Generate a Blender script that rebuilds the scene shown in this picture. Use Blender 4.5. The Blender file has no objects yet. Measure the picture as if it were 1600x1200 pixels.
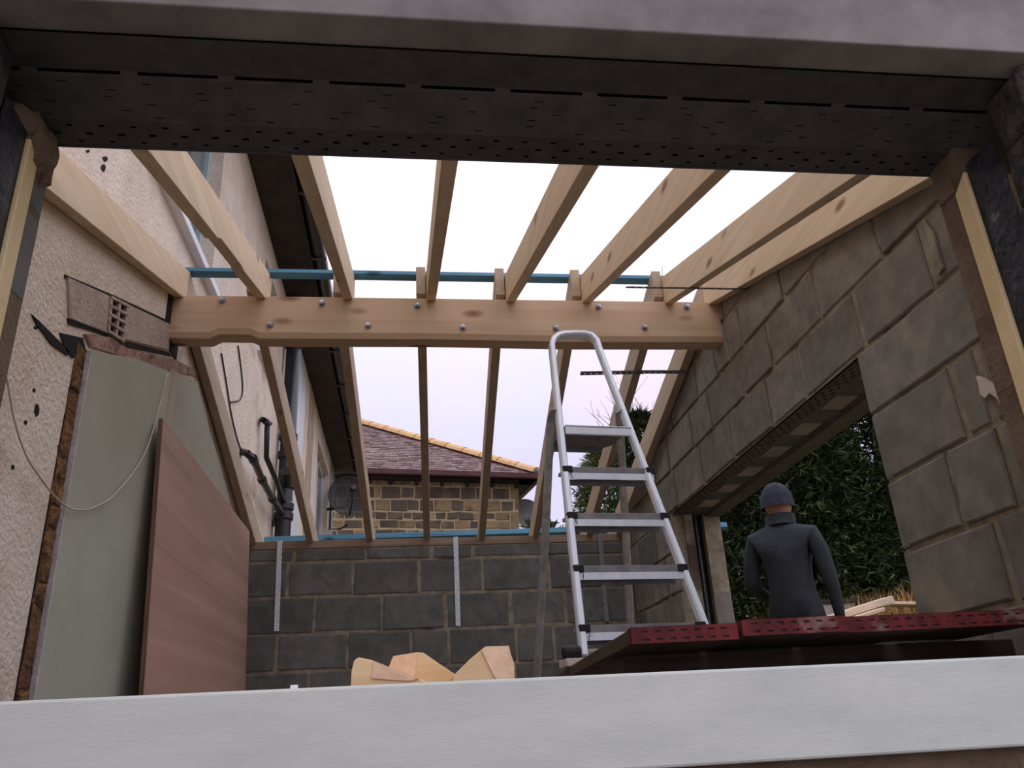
import bpy, bmesh, math, random
from mathutils import Vector, Matrix
random.seed(7)
S = bpy.context.scene
COL = S.collection
H = 1.45                      # camera height above the room floor

# ------------------------------------------------------------------ camera
# world axes seen from the camera: rows = camera right, down, forward
MR = (Vector((0.992004913, -0.116223272, -0.0491772575)),
      Vector((0.000342726894, 0.392159111, -0.919897339)),
      Vector((0.126198789, 0.912525826, 0.389063597)))
FPX = 1285.23
cam_d = bpy.data.cameras.new('camera')
cam = bpy.data.objects.new('camera', cam_d); COL.objects.link(cam)
r, d, f = MR
m = Matrix(((r.x, -d.x, -f.x, 0), (r.y, -d.y, -f.y, 0), (r.z, -d.z, -f.z, H), (0, 0, 0, 1)))
cam.matrix_world = m
cam_d.sensor_fit = 'HORIZONTAL'; cam_d.sensor_width = 36
cam_d.lens = 36 * FPX / 1600
cam_d.clip_start = 0.02; cam_d.clip_end = 300
S.camera = cam

# ------------------------------------------------------------------ sky and exposure
w = bpy.data.worlds.new('sky'); S.world = w; w.use_nodes = True
nt = w.node_tree; nt.nodes.clear()
out = nt.nodes.new('ShaderNodeOutputWorld'); bg = nt.nodes.new('ShaderNodeBackground')
tc = nt.nodes.new('ShaderNodeTexCoord'); sep = nt.nodes.new('ShaderNodeSeparateXYZ')
nt.links.new(tc.outputs['Generated'], sep.inputs[0])
ramp = nt.nodes.new('ShaderNodeValToRGB')
ramp.color_ramp.elements[0].position = 0.0; ramp.color_ramp.elements[0].color = (0.72, 0.68, 0.76, 1)
ramp.color_ramp.elements[1].position = 1.0; ramp.color_ramp.elements[1].color = (2.02, 2.06, 2.08, 1)
e = ramp.color_ramp.elements.new(0.60); e.color = (1.26, 1.25, 1.29, 1)
e = ramp.color_ramp.elements.new(0.28); e.color = (0.79, 0.705, 0.84, 1)
e = ramp.color_ramp.elements.new(0.45); e.color = (0.95, 0.90, 0.96, 1)
nt.links.new(sep.outputs['Z'], ramp.inputs[0])
no = nt.nodes.new('ShaderNodeTexNoise'); no.inputs['Scale'].default_value = 2.6; no.inputs['Detail'].default_value = 3
nt.links.new(tc.outputs['Generated'], no.inputs['Vector'])
r2 = nt.nodes.new('ShaderNodeValToRGB')
r2.color_ramp.elements[0].position = 0.40; r2.color_ramp.elements[0].color = (0.90, 0.98, 1.12, 1)
r2.color_ramp.elements[1].position = 0.60; r2.color_ramp.elements[1].color = (1.05, 0.985, 1.02, 1)
nt.links.new(no.outputs['Fac'], r2.inputs[0])
mx = nt.nodes.new('ShaderNodeMix'); mx.data_type = 'RGBA'; mx.blend_type = 'MULTIPLY'; mx.inputs[0].default_value = 1
nt.links.new(ramp.outputs[0], mx.inputs[6]); nt.links.new(r2.outputs[0], mx.inputs[7])
nt.links.new(mx.outputs[2], bg.inputs[0]); bg.inputs[1].default_value = 1.0
nt.links.new(bg.outputs[0], out.inputs[0])
S.view_settings.view_transform = 'Standard'; S.view_settings.look = 'None'
S.view_settings.exposure = 0.12; S.view_settings.gamma = 1.0
S.view_settings.use_curve_mapping = False

# ------------------------------------------------------------------ pixel helpers (1600 x 1200 photo)
def ray(px, py):
    v = Vector((px - 800, py - 600, FPX))
    return MR[0] * v.x + MR[1] * v.y + MR[2] * v.z
def pt(px, py, ax, val):           # heights relative to camera inside, absolute outside
    dd = ray(px, py); i = 'xyz'.index(ax)
    if ax == 'z': val = val - H
    q = dd * (val / dd[i]); q.z += H
    return q
def pt_plane(px, py, p0, n):
    dd = ray(px, py); o = Vector((0, 0, H))
    return o + dd * ((p0 - o).dot(n) / dd.dot(n))

# ------------------------------------------------------------------ materials
def _new(name):
    mt = bpy.data.materials.new(name); mt.use_nodes = True
    n = mt.node_tree; b = n.nodes['Principled BSDF']
    return mt, n, b
def lin(c):
    return tuple((x / 255 / 12.92 if x <= 10 else ((x / 255 + 0.055) / 1.055) ** 2.4) for x in c) + (1,)
def pmat(name, c1, c2, scale=8, rough=0.85, bump=0.2, bscale=60, metallic=0.0, rnd=0.0, lo=0.35, hi=0.65, detail=6,
         stretch=(1, 1, 1), spots=None, spec=0.3, bdist=0.01):
    """two-colour noise material with fine relief; colours are sRGB 0-255 albedo values"""
    mt, n, b = _new(name); L = n.links
    tcn = n.nodes.new('ShaderNodeTexCoord'); mp = n.nodes.new('ShaderNodeMapping'); mp.inputs['Scale'].default_value = stretch
    oi = n.nodes.new('ShaderNodeObjectInfo')
    add = n.nodes.new('ShaderNodeVectorMath'); add.operation = 'MULTIPLY_ADD'
    add.inputs[1].default_value = (1, 1, 1)
    rv = n.nodes.new('ShaderNodeCombineXYZ'); mul = n.nodes.new('ShaderNodeMath'); mul.operation = 'MULTIPLY'; mul.inputs[1].default_value = 37.0
    L.new(oi.outputs['Random'], mul.inputs[0])
    for k in range(3): L.new(mul.outputs[0], rv.inputs[k])
    L.new(tcn.outputs['Object'], mp.inputs[0]); L.new(mp.outputs[0], add.inputs[0]); L.new(rv.outputs[0], add.inputs[2])
    nz = n.nodes.new('ShaderNodeTexNoise'); nz.inputs['Scale'].default_value = scale; nz.inputs['Detail'].default_value = detail
    nz.inputs['Roughness'].default_value = 0.62
    L.new(add.outputs[0], nz.inputs['Vector'])
    rp = n.nodes.new('ShaderNodeValToRGB')
    rp.color_ramp.elements[0].position = lo; rp.color_ramp.elements[0].color = lin(c1)
    rp.color_ramp.elements[1].position = hi; rp.color_ramp.elements[1].color = lin(c2)
    L.new(nz.outputs['Fac'], rp.inputs[0]); col = rp.outputs[0]
    if spots:
        c3, sscale, thr = spots
        n3 = n.nodes.new('ShaderNodeTexNoise'); n3.inputs['Scale'].default_value = sscale; n3.inputs['Detail'].default_value = 5
        L.new(add.outputs[0], n3.inputs['Vector'])
        r3 = n.nodes.new('ShaderNodeValToRGB'); r3.color_ramp.elements[0].position = thr; r3.color_ramp.elements[0].color = (0, 0, 0, 1)
        r3.color_ramp.elements[1].position = min(1, thr + 0.1); r3.color_ramp.elements[1].color = (1, 1, 1, 1)
        L.new(n3.outputs['Fac'], r3.inputs[0])
        m3 = n.nodes.new('ShaderNodeMix'); m3.data_type = 'RGBA'; L.new(r3.outputs[0], m3.inputs[0]); L.new(col, m3.inputs[6]); m3.inputs[7].default_value = lin(c3)
        col = m3.outputs[2]
    if rnd:
        hs = n.nodes.new('ShaderNodeHueSaturation'); mr = n.nodes.new('ShaderNodeMapRange')
        mr.inputs[3].default_value = 1 - rnd; mr.inputs[4].default_value = 1 + rnd
        L.new(oi.outputs['Random'], mr.inputs[0]); L.new(mr.outputs[0], hs.inputs['Value']); L.new(col, hs.inputs['Color']); col = hs.outputs[0]
    L.new(col, b.inputs['Base Color'])
    b.inputs['Roughness'].default_value = rough; b.inputs['Metallic'].default_value = metallic
    b.inputs['Specular IOR Level'].default_value = spec
    if bump:
        n2 = n.nodes.new('ShaderNodeTexNoise'); n2.inputs['Scale'].default_value = bscale; n2.inputs['Detail'].default_value = 8
        L.new(add.outputs[0], n2.inputs['Vector'])
        bp = n.nodes.new('ShaderNodeBump'); bp.inputs['Strength'].default_value = bump; bp.inputs['Distance'].default_value = bdist
        L.new(n2.outputs['Fac'], bp.inputs['Height']); L.new(bp.outputs[0], b.inputs['Normal'])
    return mt
def wood(name, c1, c2, knot, axis, rnd=0.1, dens=1.0, rough=0.65, kn=0.075):
    mt, n, b = _new(name); L = n.links; i = 'xyz'.index(axis)
    tcn = n.nodes.new('ShaderNodeTexCoord'); oi = n.nodes.new('ShaderNodeObjectInfo')
    mul = n.nodes.new('ShaderNodeMath'); mul.operation = 'MULTIPLY'; mul.inputs[1].default_value = 53.0
    L.new(oi.outputs['Random'], mul.inputs[0]); rv = n.nodes.new('ShaderNodeCombineXYZ')
    for k in range(3): L.new(mul.outputs[0], rv.inputs[k])
    def mapped(lng, crs):
        s = [crs] * 3; s[i] = lng
        a = n.nodes.new('ShaderNodeVectorMath'); a.operation = 'MULTIPLY_ADD'; a.inputs[1].default_value = s
        L.new(tcn.outputs['Object'], a.inputs[0]); L.new(rv.outputs[0], a.inputs[2]); return a.outputs[0]
    nz = n.nodes.new('ShaderNodeTexNoise'); nz.inputs['Scale'].default_value = 1; nz.inputs['Detail'].default_value = 7; nz.inputs['Distortion'].default_value = 0.8
    L.new(mapped(1.2 * dens, 26 * dens), nz.inputs['Vector'])
    rp = n.nodes.new('ShaderNodeValToRGB'); rp.color_ramp.elements[0].position = 0.3; rp.color_ramp.elements[1].position = 0.7
    rp.color_ramp.elements[0].color = lin(c1); rp.color_ramp.elements[1].color = lin(c2); L.new(nz.outputs['Fac'], rp.inputs[0])
    vo = n.nodes.new('ShaderNodeTexVoronoi'); vo.inputs['Scale'].default_value = 1; L.new(mapped(3.4, 8.5), vo.inputs['Vector'])
    rk = n.nodes.new('ShaderNodeValToRGB'); rk.color_ramp.elements[0].position = kn; rk.color_ramp.elements[0].color = (1, 1, 1, 1)
    rk.color_ramp.elements[1].position = kn * 2.4; rk.color_ramp.elements[1].color = (0, 0, 0, 1); L.new(vo.outputs['Distance'], rk.inputs[0])
    mk = n.nodes.new('ShaderNodeMix'); mk.data_type = 'RGBA'; L.new(rk.outputs[0], mk.inputs[0]); L.new(rp.outputs[0], mk.inputs[6]); mk.inputs[7].default_value = lin(knot)
    hs = n.nodes.new('ShaderNodeHueSaturation'); mr = n.nodes.new('ShaderNodeMapRange'); mr.inputs[3].default_value = 1 - rnd; mr.inputs[4].default_value = 1 + rnd
    L.new(oi.outputs['Random'], mr.inputs[0]); L.new(mr.outputs[0], hs.inputs['Value']); L.new(mk.outputs[2], hs.inputs['Color'])
    L.new(hs.outputs[0], b.inputs['Base Color']); b.inputs['Roughness'].default_value = rough; b.inputs['Specular IOR Level'].default_value = 0.25
    bp = n.nodes.new('ShaderNodeBump'); bp.inputs['Strength'].default_value = 0.15; bp.inputs['Distance'].default_value = 0.004
    L.new(nz.outputs['Fac'], bp.inputs['Height']); L.new(bp.outputs[0], b.inputs['Normal'])
    return mt
M = {}
M['block'] = pmat('concrete_block', (116, 111, 103), (141, 135, 125), 11, 0.95, 0.35, 260, rnd=0.13, spots=((152, 142, 126), 4, 0.60), bdist=0.003, detail=9)
M['block_dark'] = pmat('concrete_block_dark', (94, 94, 90), (117, 116, 110), 11, 0.95, 0.35, 260, rnd=0.14, spots=((124, 116, 106), 5, 0.62), bdist=0.003, detail=9)
M['mortar'] = pmat('mortar', (124, 114, 98), (166, 154, 132), 14, 0.95, 0.5, 120, spots=((88, 75, 62), 4, 0.58), bdist=0.004)
M['mortar_brown'] = pmat('mortar_brown', (98, 82, 66), (122, 104, 86), 10, 0.95, 0.6, 60)
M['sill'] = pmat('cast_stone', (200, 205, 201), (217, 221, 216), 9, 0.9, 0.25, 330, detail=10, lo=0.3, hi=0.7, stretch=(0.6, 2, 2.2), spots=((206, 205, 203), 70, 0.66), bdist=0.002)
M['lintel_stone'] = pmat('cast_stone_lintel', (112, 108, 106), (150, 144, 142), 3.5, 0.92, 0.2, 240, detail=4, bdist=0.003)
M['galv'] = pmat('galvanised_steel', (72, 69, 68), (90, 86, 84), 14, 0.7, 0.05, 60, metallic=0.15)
M['galv_bright'] = pmat('bright_galvanised_steel', (214, 226, 232), (234, 242, 246), 30, 0.5, 0.0)
M['galv_dull'] = pmat('dull_galvanised_steel', (120, 120, 122), (150, 150, 152), 30, 0.5, 0.05, 60, metallic=0.4)
M['void'] = pmat('cavity_shade', (30, 27, 26), (42, 38, 36), 6, 1.0, 0.2, 40)  # near-black colour standing for the shade inside hollows
M['insul'] = pmat('yellow_foam_board', (222, 197, 146), (236, 214, 168), 5, 0.9, 0.15, 90, spots=((186, 156, 112), 3, 0.62))
M['dpc'] = pmat('black_damp_proof_membrane', (24, 25, 29), (52, 55, 62), 22, 0.55, 0.8, 40, spots=((120, 118, 116), 16, 0.66))
M['rough_stone'] = pmat('rough_dark_stone', (46, 43, 43), (84, 78, 74), 12, 0.95, 1.0, 35, spots=((128, 112, 92), 5, 0.62), bdist=0.02)
M['render'] = pmat('pinkish_cream_render', (222, 202, 184), (238, 223, 208), 5, 0.95, 0.8, 60, spots=((206, 182, 162), 3, 0.62), bdist=0.012)
M['render_old'] = pmat('weathered_pink_render', (172, 150, 140), (192, 172, 162), 8, 0.95, 0.7, 60, spots=((138, 112, 98), 6, 0.6))
M['brick_old'] = pmat('crumbling_brown_brick', (88, 62, 44), (150, 108, 66), 18, 0.95, 1.0, 45, rnd=0.2, spots=((58, 44, 36), 14, 0.55), bdist=0.02)
M['brick_pink'] = pmat('hacked_pink_brick', (146, 112, 98), (178, 148, 134), 14, 0.95, 0.9, 50, spots=((112, 76, 62), 9, 0.6))
M['plaster'] = pmat('pale_green_plasterboard', (168, 168, 150), (180, 179, 162), 2.5, 0.8, 0.05, 30, spots=((158, 152, 136), 2.2, 0.66))
M['plaster_st'] = pmat('stained_green_plasterboard', (172, 164, 148), (184, 178, 162), 2, 0.8, 0.05, 30, stretch=(1, 3, 0.6), spots=((176, 140, 122), 1.5, 0.6))
M['paper_edge'] = pmat('grey_paper_edge', (186, 172, 170), (206, 196, 194), 20, 0.9, 0.5, 60)
M['ply'] = wood('reddish_plywood', (164, 126, 110), (188, 150, 132), (198, 162, 142), 'y', 0.02, 0.35, kn=0.03)
M['ply_edge'] = wood('plywood_edge', (92, 66, 54), (128, 98, 80), (80, 58, 46), 'z', 0.02, 2)
M['raft_f'] = wood('new_pine_lit', (210, 181, 146), (226, 202, 168), (150, 110, 78), 'y', 0.06, 1.0)  # lighter copy of new_pine, light on the front slope put into colour
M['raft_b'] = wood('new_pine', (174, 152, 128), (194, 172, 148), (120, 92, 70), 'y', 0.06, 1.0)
M['ridge'] = wood('pine_ridge_beam', (194, 163, 131), (214, 185, 153), (128, 88, 62), 'x', 0.02, 0.6, kn=0.1)
M['plate'] = wood('weathered_wall_plate', (128, 108, 90), (156, 136, 114), (90, 70, 56), 'x', 0.02)
M['offcut'] = wood('fresh_pine_offcut', (226, 188, 138), (242, 212, 166), (200, 150, 104), 'x', 0.04, 1.0)
M['endgrain'] = pmat('sawn_end_grain', (232, 190, 154), (246, 212, 180), 26, 0.9, 0.35, 120, spots=((214, 168, 130), 9, 0.62), bdist=0.004)
M['board'] = wood('old_scaffold_board', (70, 58, 50), (98, 82, 70), (50, 40, 34), 'y', 0.12)
M['bearer'] = wood('dark_bearer_timber', (62, 50, 42), (88, 72, 60), (44, 36, 30), 'x', 0.1)
M['red'] = pmat('worn_red_paint', (84, 28, 32), (122, 46, 48), 16, 0.7, 0.3, 60, spots=((150, 128, 122), 9, 0.64))
M['blue'] = wood('blue_treated_batten', (66, 112, 138), (94, 144, 166), (44, 84, 104), 'x', 0.05)
M['alu'] = pmat('aluminium', (222, 228, 238), (238, 243, 250), 30, 0.4, 0.03, 90, metallic=0.1, stretch=(1, 1, 0.2), spec=0.5)
M['alu_dull'] = pmat('dull_aluminium', (122, 120, 120), (146, 144, 144), 20, 0.55, 0.06, 90, metallic=0.3)
M['alu_tread'] = pmat('dusty_ribbed_tread', (150, 146, 142), (186, 182, 178), 24, 0.6, 0.2, 90, metallic=0.3)
M['rubber'] = pmat('black_rubber', (26, 24, 26), (44, 42, 44), 20, 0.6, 0.1, 50)
M['pipe'] = pmat('black_pipe_plastic', (26, 26, 30), (40, 40, 46), 10, 0.4, 0.05, 40, spec=0.5)
M['eave'] = pmat('dark_stained_eaves', (44, 36, 34), (62, 52, 48), 6, 0.7, 0.1, 40)
M['gutter'] = pmat('black_gutter', (34, 30, 32), (50, 46, 48), 6, 0.35, 0.05, 40, spec=0.5)
M['rooftile'] = pmat('dark_roof_tile', (92, 70, 68), (128, 102, 98), 9, 0.85, 0.3, 40, rnd=0.1)
M['rooftile_l'] = pmat('purple_brown_roof_tile', (118, 94, 94), (152, 128, 128), 9, 0.85, 0.3, 40)
M['hip'] = pmat('buff_hip_tile', (202, 158, 110), (222, 182, 134), 9, 0.85, 0.2, 40, rnd=0.06)
M['maroon'] = pmat('maroon_gutter', (74, 44, 46), (92, 58, 58), 6, 0.5, 0.05, 40)
M['stone_a'] = pmat('buff_gritstone', (134, 113, 84), (162, 138, 104), 5, 0.95, 0.5, 40, rnd=0.16, spots=((104, 90, 74), 3, 0.55))
M['stone_b'] = pmat('sooty_gritstone', (84, 76, 67), (116, 103, 87), 5, 0.95, 0.5, 40, rnd=0.18, spots=((146, 124, 94), 4, 0.64))
M['stone_m'] = pmat('cream_pointing', (176, 156, 122), (196, 177, 142), 6, 0.95, 0.3, 40)
M['quoin'] = pmat('brown_stone_band', (170, 146, 124), (192, 168, 146), 5, 0.9, 0.3, 40)
M['reveal'] = pmat('grey_render_reveal', (150, 144, 138), (172, 166, 160), 5, 0.9, 0.3, 40)
M['upvc'] = pmat('white_window_plastic', (224, 226, 232), (236, 238, 242), 4, 0.4, 0.0)
M['frame_green'] = pmat('grey_green_window_frame', (166, 186, 184), (186, 204, 202), 4, 0.4, 0.0)
M['curtain'] = pmat('drawn_net_curtain', (150, 158, 156), (176, 182, 178), 4, 0.9, 0.3, 30, stretch=(1, 12, 1))
M['dish'] = pmat('grey_satellite_dish', (116, 112, 116), (134, 130, 134), 6, 0.6, 0.0)
M['soil'] = pmat('dry_soil_and_grass', (92, 82, 58), (132, 114, 80), 3, 1.0, 0.8, 12)
M['low_bounce'] = pmat('dark_low_bounce_ground', (52, 50, 50), (70, 68, 66), 20, 0.9, 0.5, 80)  # unseen front ground darkened to cut light bouncing up under the lintel
M['slab'] = pmat('dusty_concrete_slab', (112, 106, 100), (138, 132, 124), 4, 0.95, 0.4, 40)
M['drygrass'] = pmat('straw_coloured_grass', (160, 124, 78), (196, 162, 108), 3, 1.0, 0.0, rnd=0.1)
M['plank'] = wood('pale_grey_plank', (196, 172, 148), (222, 202, 178), (150, 122, 96), 'x', 0.08)
M['bark'] = pmat('tree_bark', (62, 52, 44), (92, 80, 68), 12, 0.95, 0.6, 30, stretch=(1, 1, 0.3))
M['twig'] = pmat('bare_twigs', (86, 72, 66), (112, 96, 88), 6, 0.95, 0)
M['conifer'] = pmat('dark_conifer_foliage', (44, 58, 36), (78, 96, 56), 1.6, 0.8, 0, rnd=0.15)
M['conifer_l'] = pmat('olive_conifer_foliage', (72, 86, 44), (112, 122, 66), 1.6, 0.8, 0, rnd=0.1)
M['jacket'] = pmat('dark_work_jacket', (40, 42, 48), (52, 54, 60), 8, 0.9, 0.4, 30)
M['trouser'] = pmat('black_trousers', (36, 34, 34), (46, 44, 44), 8, 0.9, 0.3, 30)
M['skin'] = pmat('skin', (176, 132, 112), (190, 146, 126), 6, 0.6, 0.05, 40)
M['beanie'] = pmat('dark_knit_hat', (42, 44, 54), (54, 56, 66), 20, 0.95, 0.6, 90)
M['boot'] = pmat('brown_boots', (58, 44, 34), (74, 58, 46), 10, 0.8, 0.2, 40)
M['wire'] = pmat('pale_cable', (180, 170, 158), (200, 190, 178), 8, 0.6, 0)
M['wire_dark'] = pmat('dark_cable', (60, 54, 52), (80, 72, 70), 8, 0.6, 0)
M['steel'] = pmat('zinc_bolt', (176, 178, 184), (206, 208, 214), 30, 0.35, 0.0, metallic=0.8)
M['print'] = pmat('dark_print', (34, 34, 40), (44, 44, 50), 8, 0.7, 0)
M['packer'] = pmat('pale_packer', (198, 184, 174), (222, 208, 198), 12, 0.9, 0.3, 60)
def glass():
    mt, n, b = _new('window_glass'); b.inputs['Base Color'].default_value = (0.25, 0.29, 0.30, 1); b.inputs['Roughness'].default_value = 0.06
    b.inputs['Specular IOR Level'].default_value = 0.7; b.inputs['Alpha'].default_value = 0.75
    return mt
M['glass'] = glass()
def meshdish():
    mt, n, b = _new('see_through_mesh_dish'); b.inputs['Base Color'].default_value = (0.02, 0.02, 0.022, 1); b.inputs['Roughness'].default_value = 0.7
    b.inputs['Alpha'].default_value = 0.84; return mt
M['meshdish'] = meshdish()

# ------------------------------------------------------------------ mesh helpers
ORG = {}
class MB:
    def __init__(self): self.v = []; self.f = []; self.mi = []; self.cur = 0
    def add(self, vs, fs):
        o = len(self.v); self.v += [Vector(q) for q in vs]
        for q in fs: self.f.append([i + o for i in q]); self.mi.append(self.cur)
        return self
    def box(self, x0, x1, y0, y1, z0, z1):
        vs = [(x, y, z) for z in (z0, z1) for y in (y0, y1) for x in (x0, x1)]
        return self.add(vs, [(0, 2, 3, 1), (4, 5, 7, 6), (0, 1, 5, 4), (2, 6, 7, 3), (0, 4, 6, 2), (1, 3, 7, 5)])
    def obox(self, c, ax, ay, az):            # oriented box, half vectors
        c = Vector(c); vs = [c + ax * i + ay * j + az * k for k in (-1, 1) for j in (-1, 1) for i in (-1, 1)]
        return self.add(vs, [(0, 2, 3, 1), (4, 5, 7, 6), (0, 1, 5, 4), (2, 6, 7, 3), (0, 4, 6, 2), (1, 3, 7, 5)])
    def bar(self, a, b, wv, tv):              # beam from a to b with half-width vectors
        a = Vector(a); b = Vector(b); vs = [p + wv * i + tv * j for p in (a, b) for (i, j) in ((-1, -1), (1, -1), (1, 1), (-1, 1))]
        return self.add(vs, [(0, 1, 2, 3), (7, 6, 5, 4)] + [(i, i + 4, (i + 1) % 4 + 4, (i + 1) % 4) for i in range(4)])
    def prism(self, poly, fn, w0, w1):        # poly in 2D, fn(a,b,w)->3D
        n = len(poly); vs = [fn(a, b, w0) for a, b in poly] + [fn(a, b, w1) for a, b in poly]
        return self.add(vs, [list(range(n)), list(range(2 * n - 1, n - 1, -1))] + [(i, i + n, (i + 1) % n + n, (i + 1) % n) for i in range(n)])
    def tube(self, pts, rad, seg=8, cap=True, flat=None):
        pts = [Vector(p) for p in pts]; n = len(pts); rs = rad if isinstance(rad, (list, tuple)) else [rad] * n
        o = len(self.v); up = None; rings = []
        for i, p in enumerate(pts):
            t = (pts[min(i + 1, n - 1)] - pts[max(i - 1, 0)]).normalized()
            if up is None:
                up = Vector((0, 0, 1)) if abs(t.z) < 0.9 else Vector((1, 0, 0))
                if flat: up = flat[0].copy()
            s = t.cross(up).normalized(); up = s.cross(t).normalized()
            for k in range(seg):
                a = 2 * math.pi * k / seg
                su = flat[1] if flat else 1.0
                self.v.append(p + (s * math.cos(a) * rs[i] + up * math.sin(a) * rs[i] * su))
        for i in range(n - 1):
            for k in range(seg):
                a = o + i * seg + k; b = o + i * seg + (k + 1) % seg
                self.f.append([a, b, b + seg, a + seg]); self.mi.append(self.cur)
        if cap:
            self.f.append([o + k for k in range(seg)][::-1]); self.mi.append(self.cur)
            self.f.append([o + (n - 1) * seg + k for k in range(seg)]); self.mi.append(self.cur)
        return self
    def ball(self, c, rx, ry, rz, nu=12, nv=8):
        c = Vector(c); vs = [c + Vector((0, 0, -rz))]
        for j in range(1, nv):
            ph = math.pi * j / nv - math.pi / 2
            for i in range(nu):
                a = 2 * math.pi * i / nu; vs.append(c + Vector((rx * math.cos(ph) * math.cos(a), ry * math.cos(ph) * math.sin(a), rz * math.sin(ph))))
        vs.append(c + Vector((0, 0, rz))); fs = []
        for i in range(nu): fs.append((0, 1 + (i + 1) % nu, 1 + i))
        for j in range(nv - 2):
            for i in range(nu):
                a = 1 + j * nu + i; b = 1 + j * nu + (i + 1) % nu; fs.append((a, b, b + nu, a + nu))
        t = len(vs) - 1; q = 1 + (nv - 2) * nu
        for i in range(nu): fs.append((q + i, q + (i + 1) % nu, t))
        return self.add(vs, fs)
    def disc(self, c, n, rad, th, seg=16, r2=None):
        c = Vector(c); n = Vector(n).normalized()
        return self.tube([c - n * th / 2, c + n * th / 2], [rad, r2 or rad], seg)
    def strips(self, O, U, V, N, length, width, rows, back=None):
        """sheet with real slots: rows = (v0, v1, period, slot, offset)"""
        O = Vector(O)
        def q(u0, u1, v0, v1):
            self.add([O + U * u0 + V * v0, O + U * u1 + V * v0, O + U * u1 + V * v1, O + U * u0 + V * v1], [(0, 1, 2, 3)])
        v = 0
        for (v0, v1, per, sl, off) in rows:
            if v0 > v: q(0, length, v, v0)
            u = 0; s = off
            while s + sl < length:
                if s > u: q(u, s, v0, v1)
                u = s + sl; s += per
            q(u, length, v0, v1); v = v1
        if v < width: q(0, length, v, width)
        return self
    def build(self, name, mat, parent=None, org=None, smooth=False, bevel=0):
        if org is None: org = ORG.get(parent, Vector((0, 0, 0))) if parent else Vector((0, 0, 0))
        me = bpy.data.meshes.new(name); me.from_pydata([tuple(q - org) for q in self.v], [], self.f)
        for mt in (mat if isinstance(mat, (list, tuple)) else [mat]): me.materials.append(mt)
        if isinstance(mat, (list, tuple)): me.polygons.foreach_set('material_index', self.mi)
        if smooth: me.polygons.foreach_set('use_smooth', [True] * len(me.polygons))
        bm = bmesh.new(); bm.from_mesh(me)
        if len(bm.faces) < 6000: bmesh.ops.recalc_face_normals(bm, faces=bm.faces)
        bm.to_mesh(me); bm.free()
        o = bpy.data.objects.new(name, me); COL.objects.link(o)
        ORG[o] = Vector(org)
        if parent: o.parent = parent
        if parent is None: o.location = org
        if bevel:
            b = o.modifiers.new('bevel', 'BEVEL'); b.width = bevel; b.segments = 2; b.limit_method = 'ANGLE'
        return o
def tag(o, label=None, cat=None, group=None, kind=None):
    if label: o['label'] = label
    if cat: o['category'] = cat
    if group: o['group'] = group
    if kind: o['kind'] = kind
    return o
def thing(name, label, cat, org, group=None):
    o = bpy.data.objects.new(name, None); COL.objects.link(o); o.location = org; o.empty_display_size = 0.05
    ORG[o] = Vector(org); return tag(o, label, cat, group)
def clip(poly, a, b, c):               # keep a*x + b*y <= c
    res = []
    for i in range(len(poly)):
        p = poly[i]; q = poly[(i + 1) % len(poly)]; dp = a * p[0] + b * p[1] - c; dq = a * q[0] + b * q[1] - c
        if dp <= 0: res.append(p)
        if (dp < 0) != (dq < 0) and dp != dq:
            t = dp / (dp - dq); res.append((p[0] + (q[0] - p[0]) * t, p[1] + (q[1] - p[1]) * t))
    return res
def area(p): return abs(sum(p[i][0] * p[(i + 1) % len(p)][1] - p[(i + 1) % len(p)][0] * p[i][1] for i in range(len(p)))) / 2
def piece(name, poly, fn, depth, parent, mat, ch=0.006, jit=0.004, proud=0.004, label=None):
    """one block or stone: polygon face with a worn chamfered edge, fn(a, b, w) with w towards the viewer"""
    if len(poly) < 3 or area(poly) < 4e-4: return None
    poly = [(a + random.uniform(-jit, jit), b + random.uniform(-jit, jit)) for a, b in poly]
    ca = sum(p[0] for p in poly) / len(poly); cb = sum(p[1] for p in poly) / len(poly)
    pr = random.uniform(-proud, proud); mb = MB(); n = len(poly)
    def ins(p):
        dx = ca - p[0]; dy = cb - p[1]
        return (p[0] + math.copysign(min(ch, abs(dx) * 0.4), dx), p[1] + math.copysign(min(ch, abs(dy) * 0.4), dy))
    ip = [ins(p) for p in poly]
    vs = [fn(a, b, pr) for a, b in ip] + [fn(a, b, pr - ch * 0.8) for a, b in poly] + [fn(a, b, -depth) for a, b in poly]
    fs = [list(range(n)), list(range(3 * n - 1, 2 * n - 1, -1))]
    for k in (0, n):
        for i in range(n): fs.append((k + i, k + n + i, k + n + (i + 1) % n, k + (i + 1) % n))
    mb.add(vs, fs); o = mb.build(name, mat, parent)
    if label: o['label'] = label
    return o
X = Vector((1, 0, 0)); Y = Vector((0, 1, 0)); Z = Vector((0, 0, 1))

# key dimensions (heights absolute = relative to camera + H)
LW = -1.08; RW = 1.55; BW = 5.65; FO = 1.25; FI = 1.62
RIDGE_Y0, RIDGE_Y1, RIDGE_B, RIDGE_T = 3.50, 3.60, 1.725 + H, 1.94 + H
SF, SB = 0.30, 0.335
def zf(y): return RIDGE_T - 0.012 - SF * (3.5 - y)      # underside of front rafters
def zb(y): return RIDGE_T - 0.008 - SB * (y - 3.6)      # underside of back rafters

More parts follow.
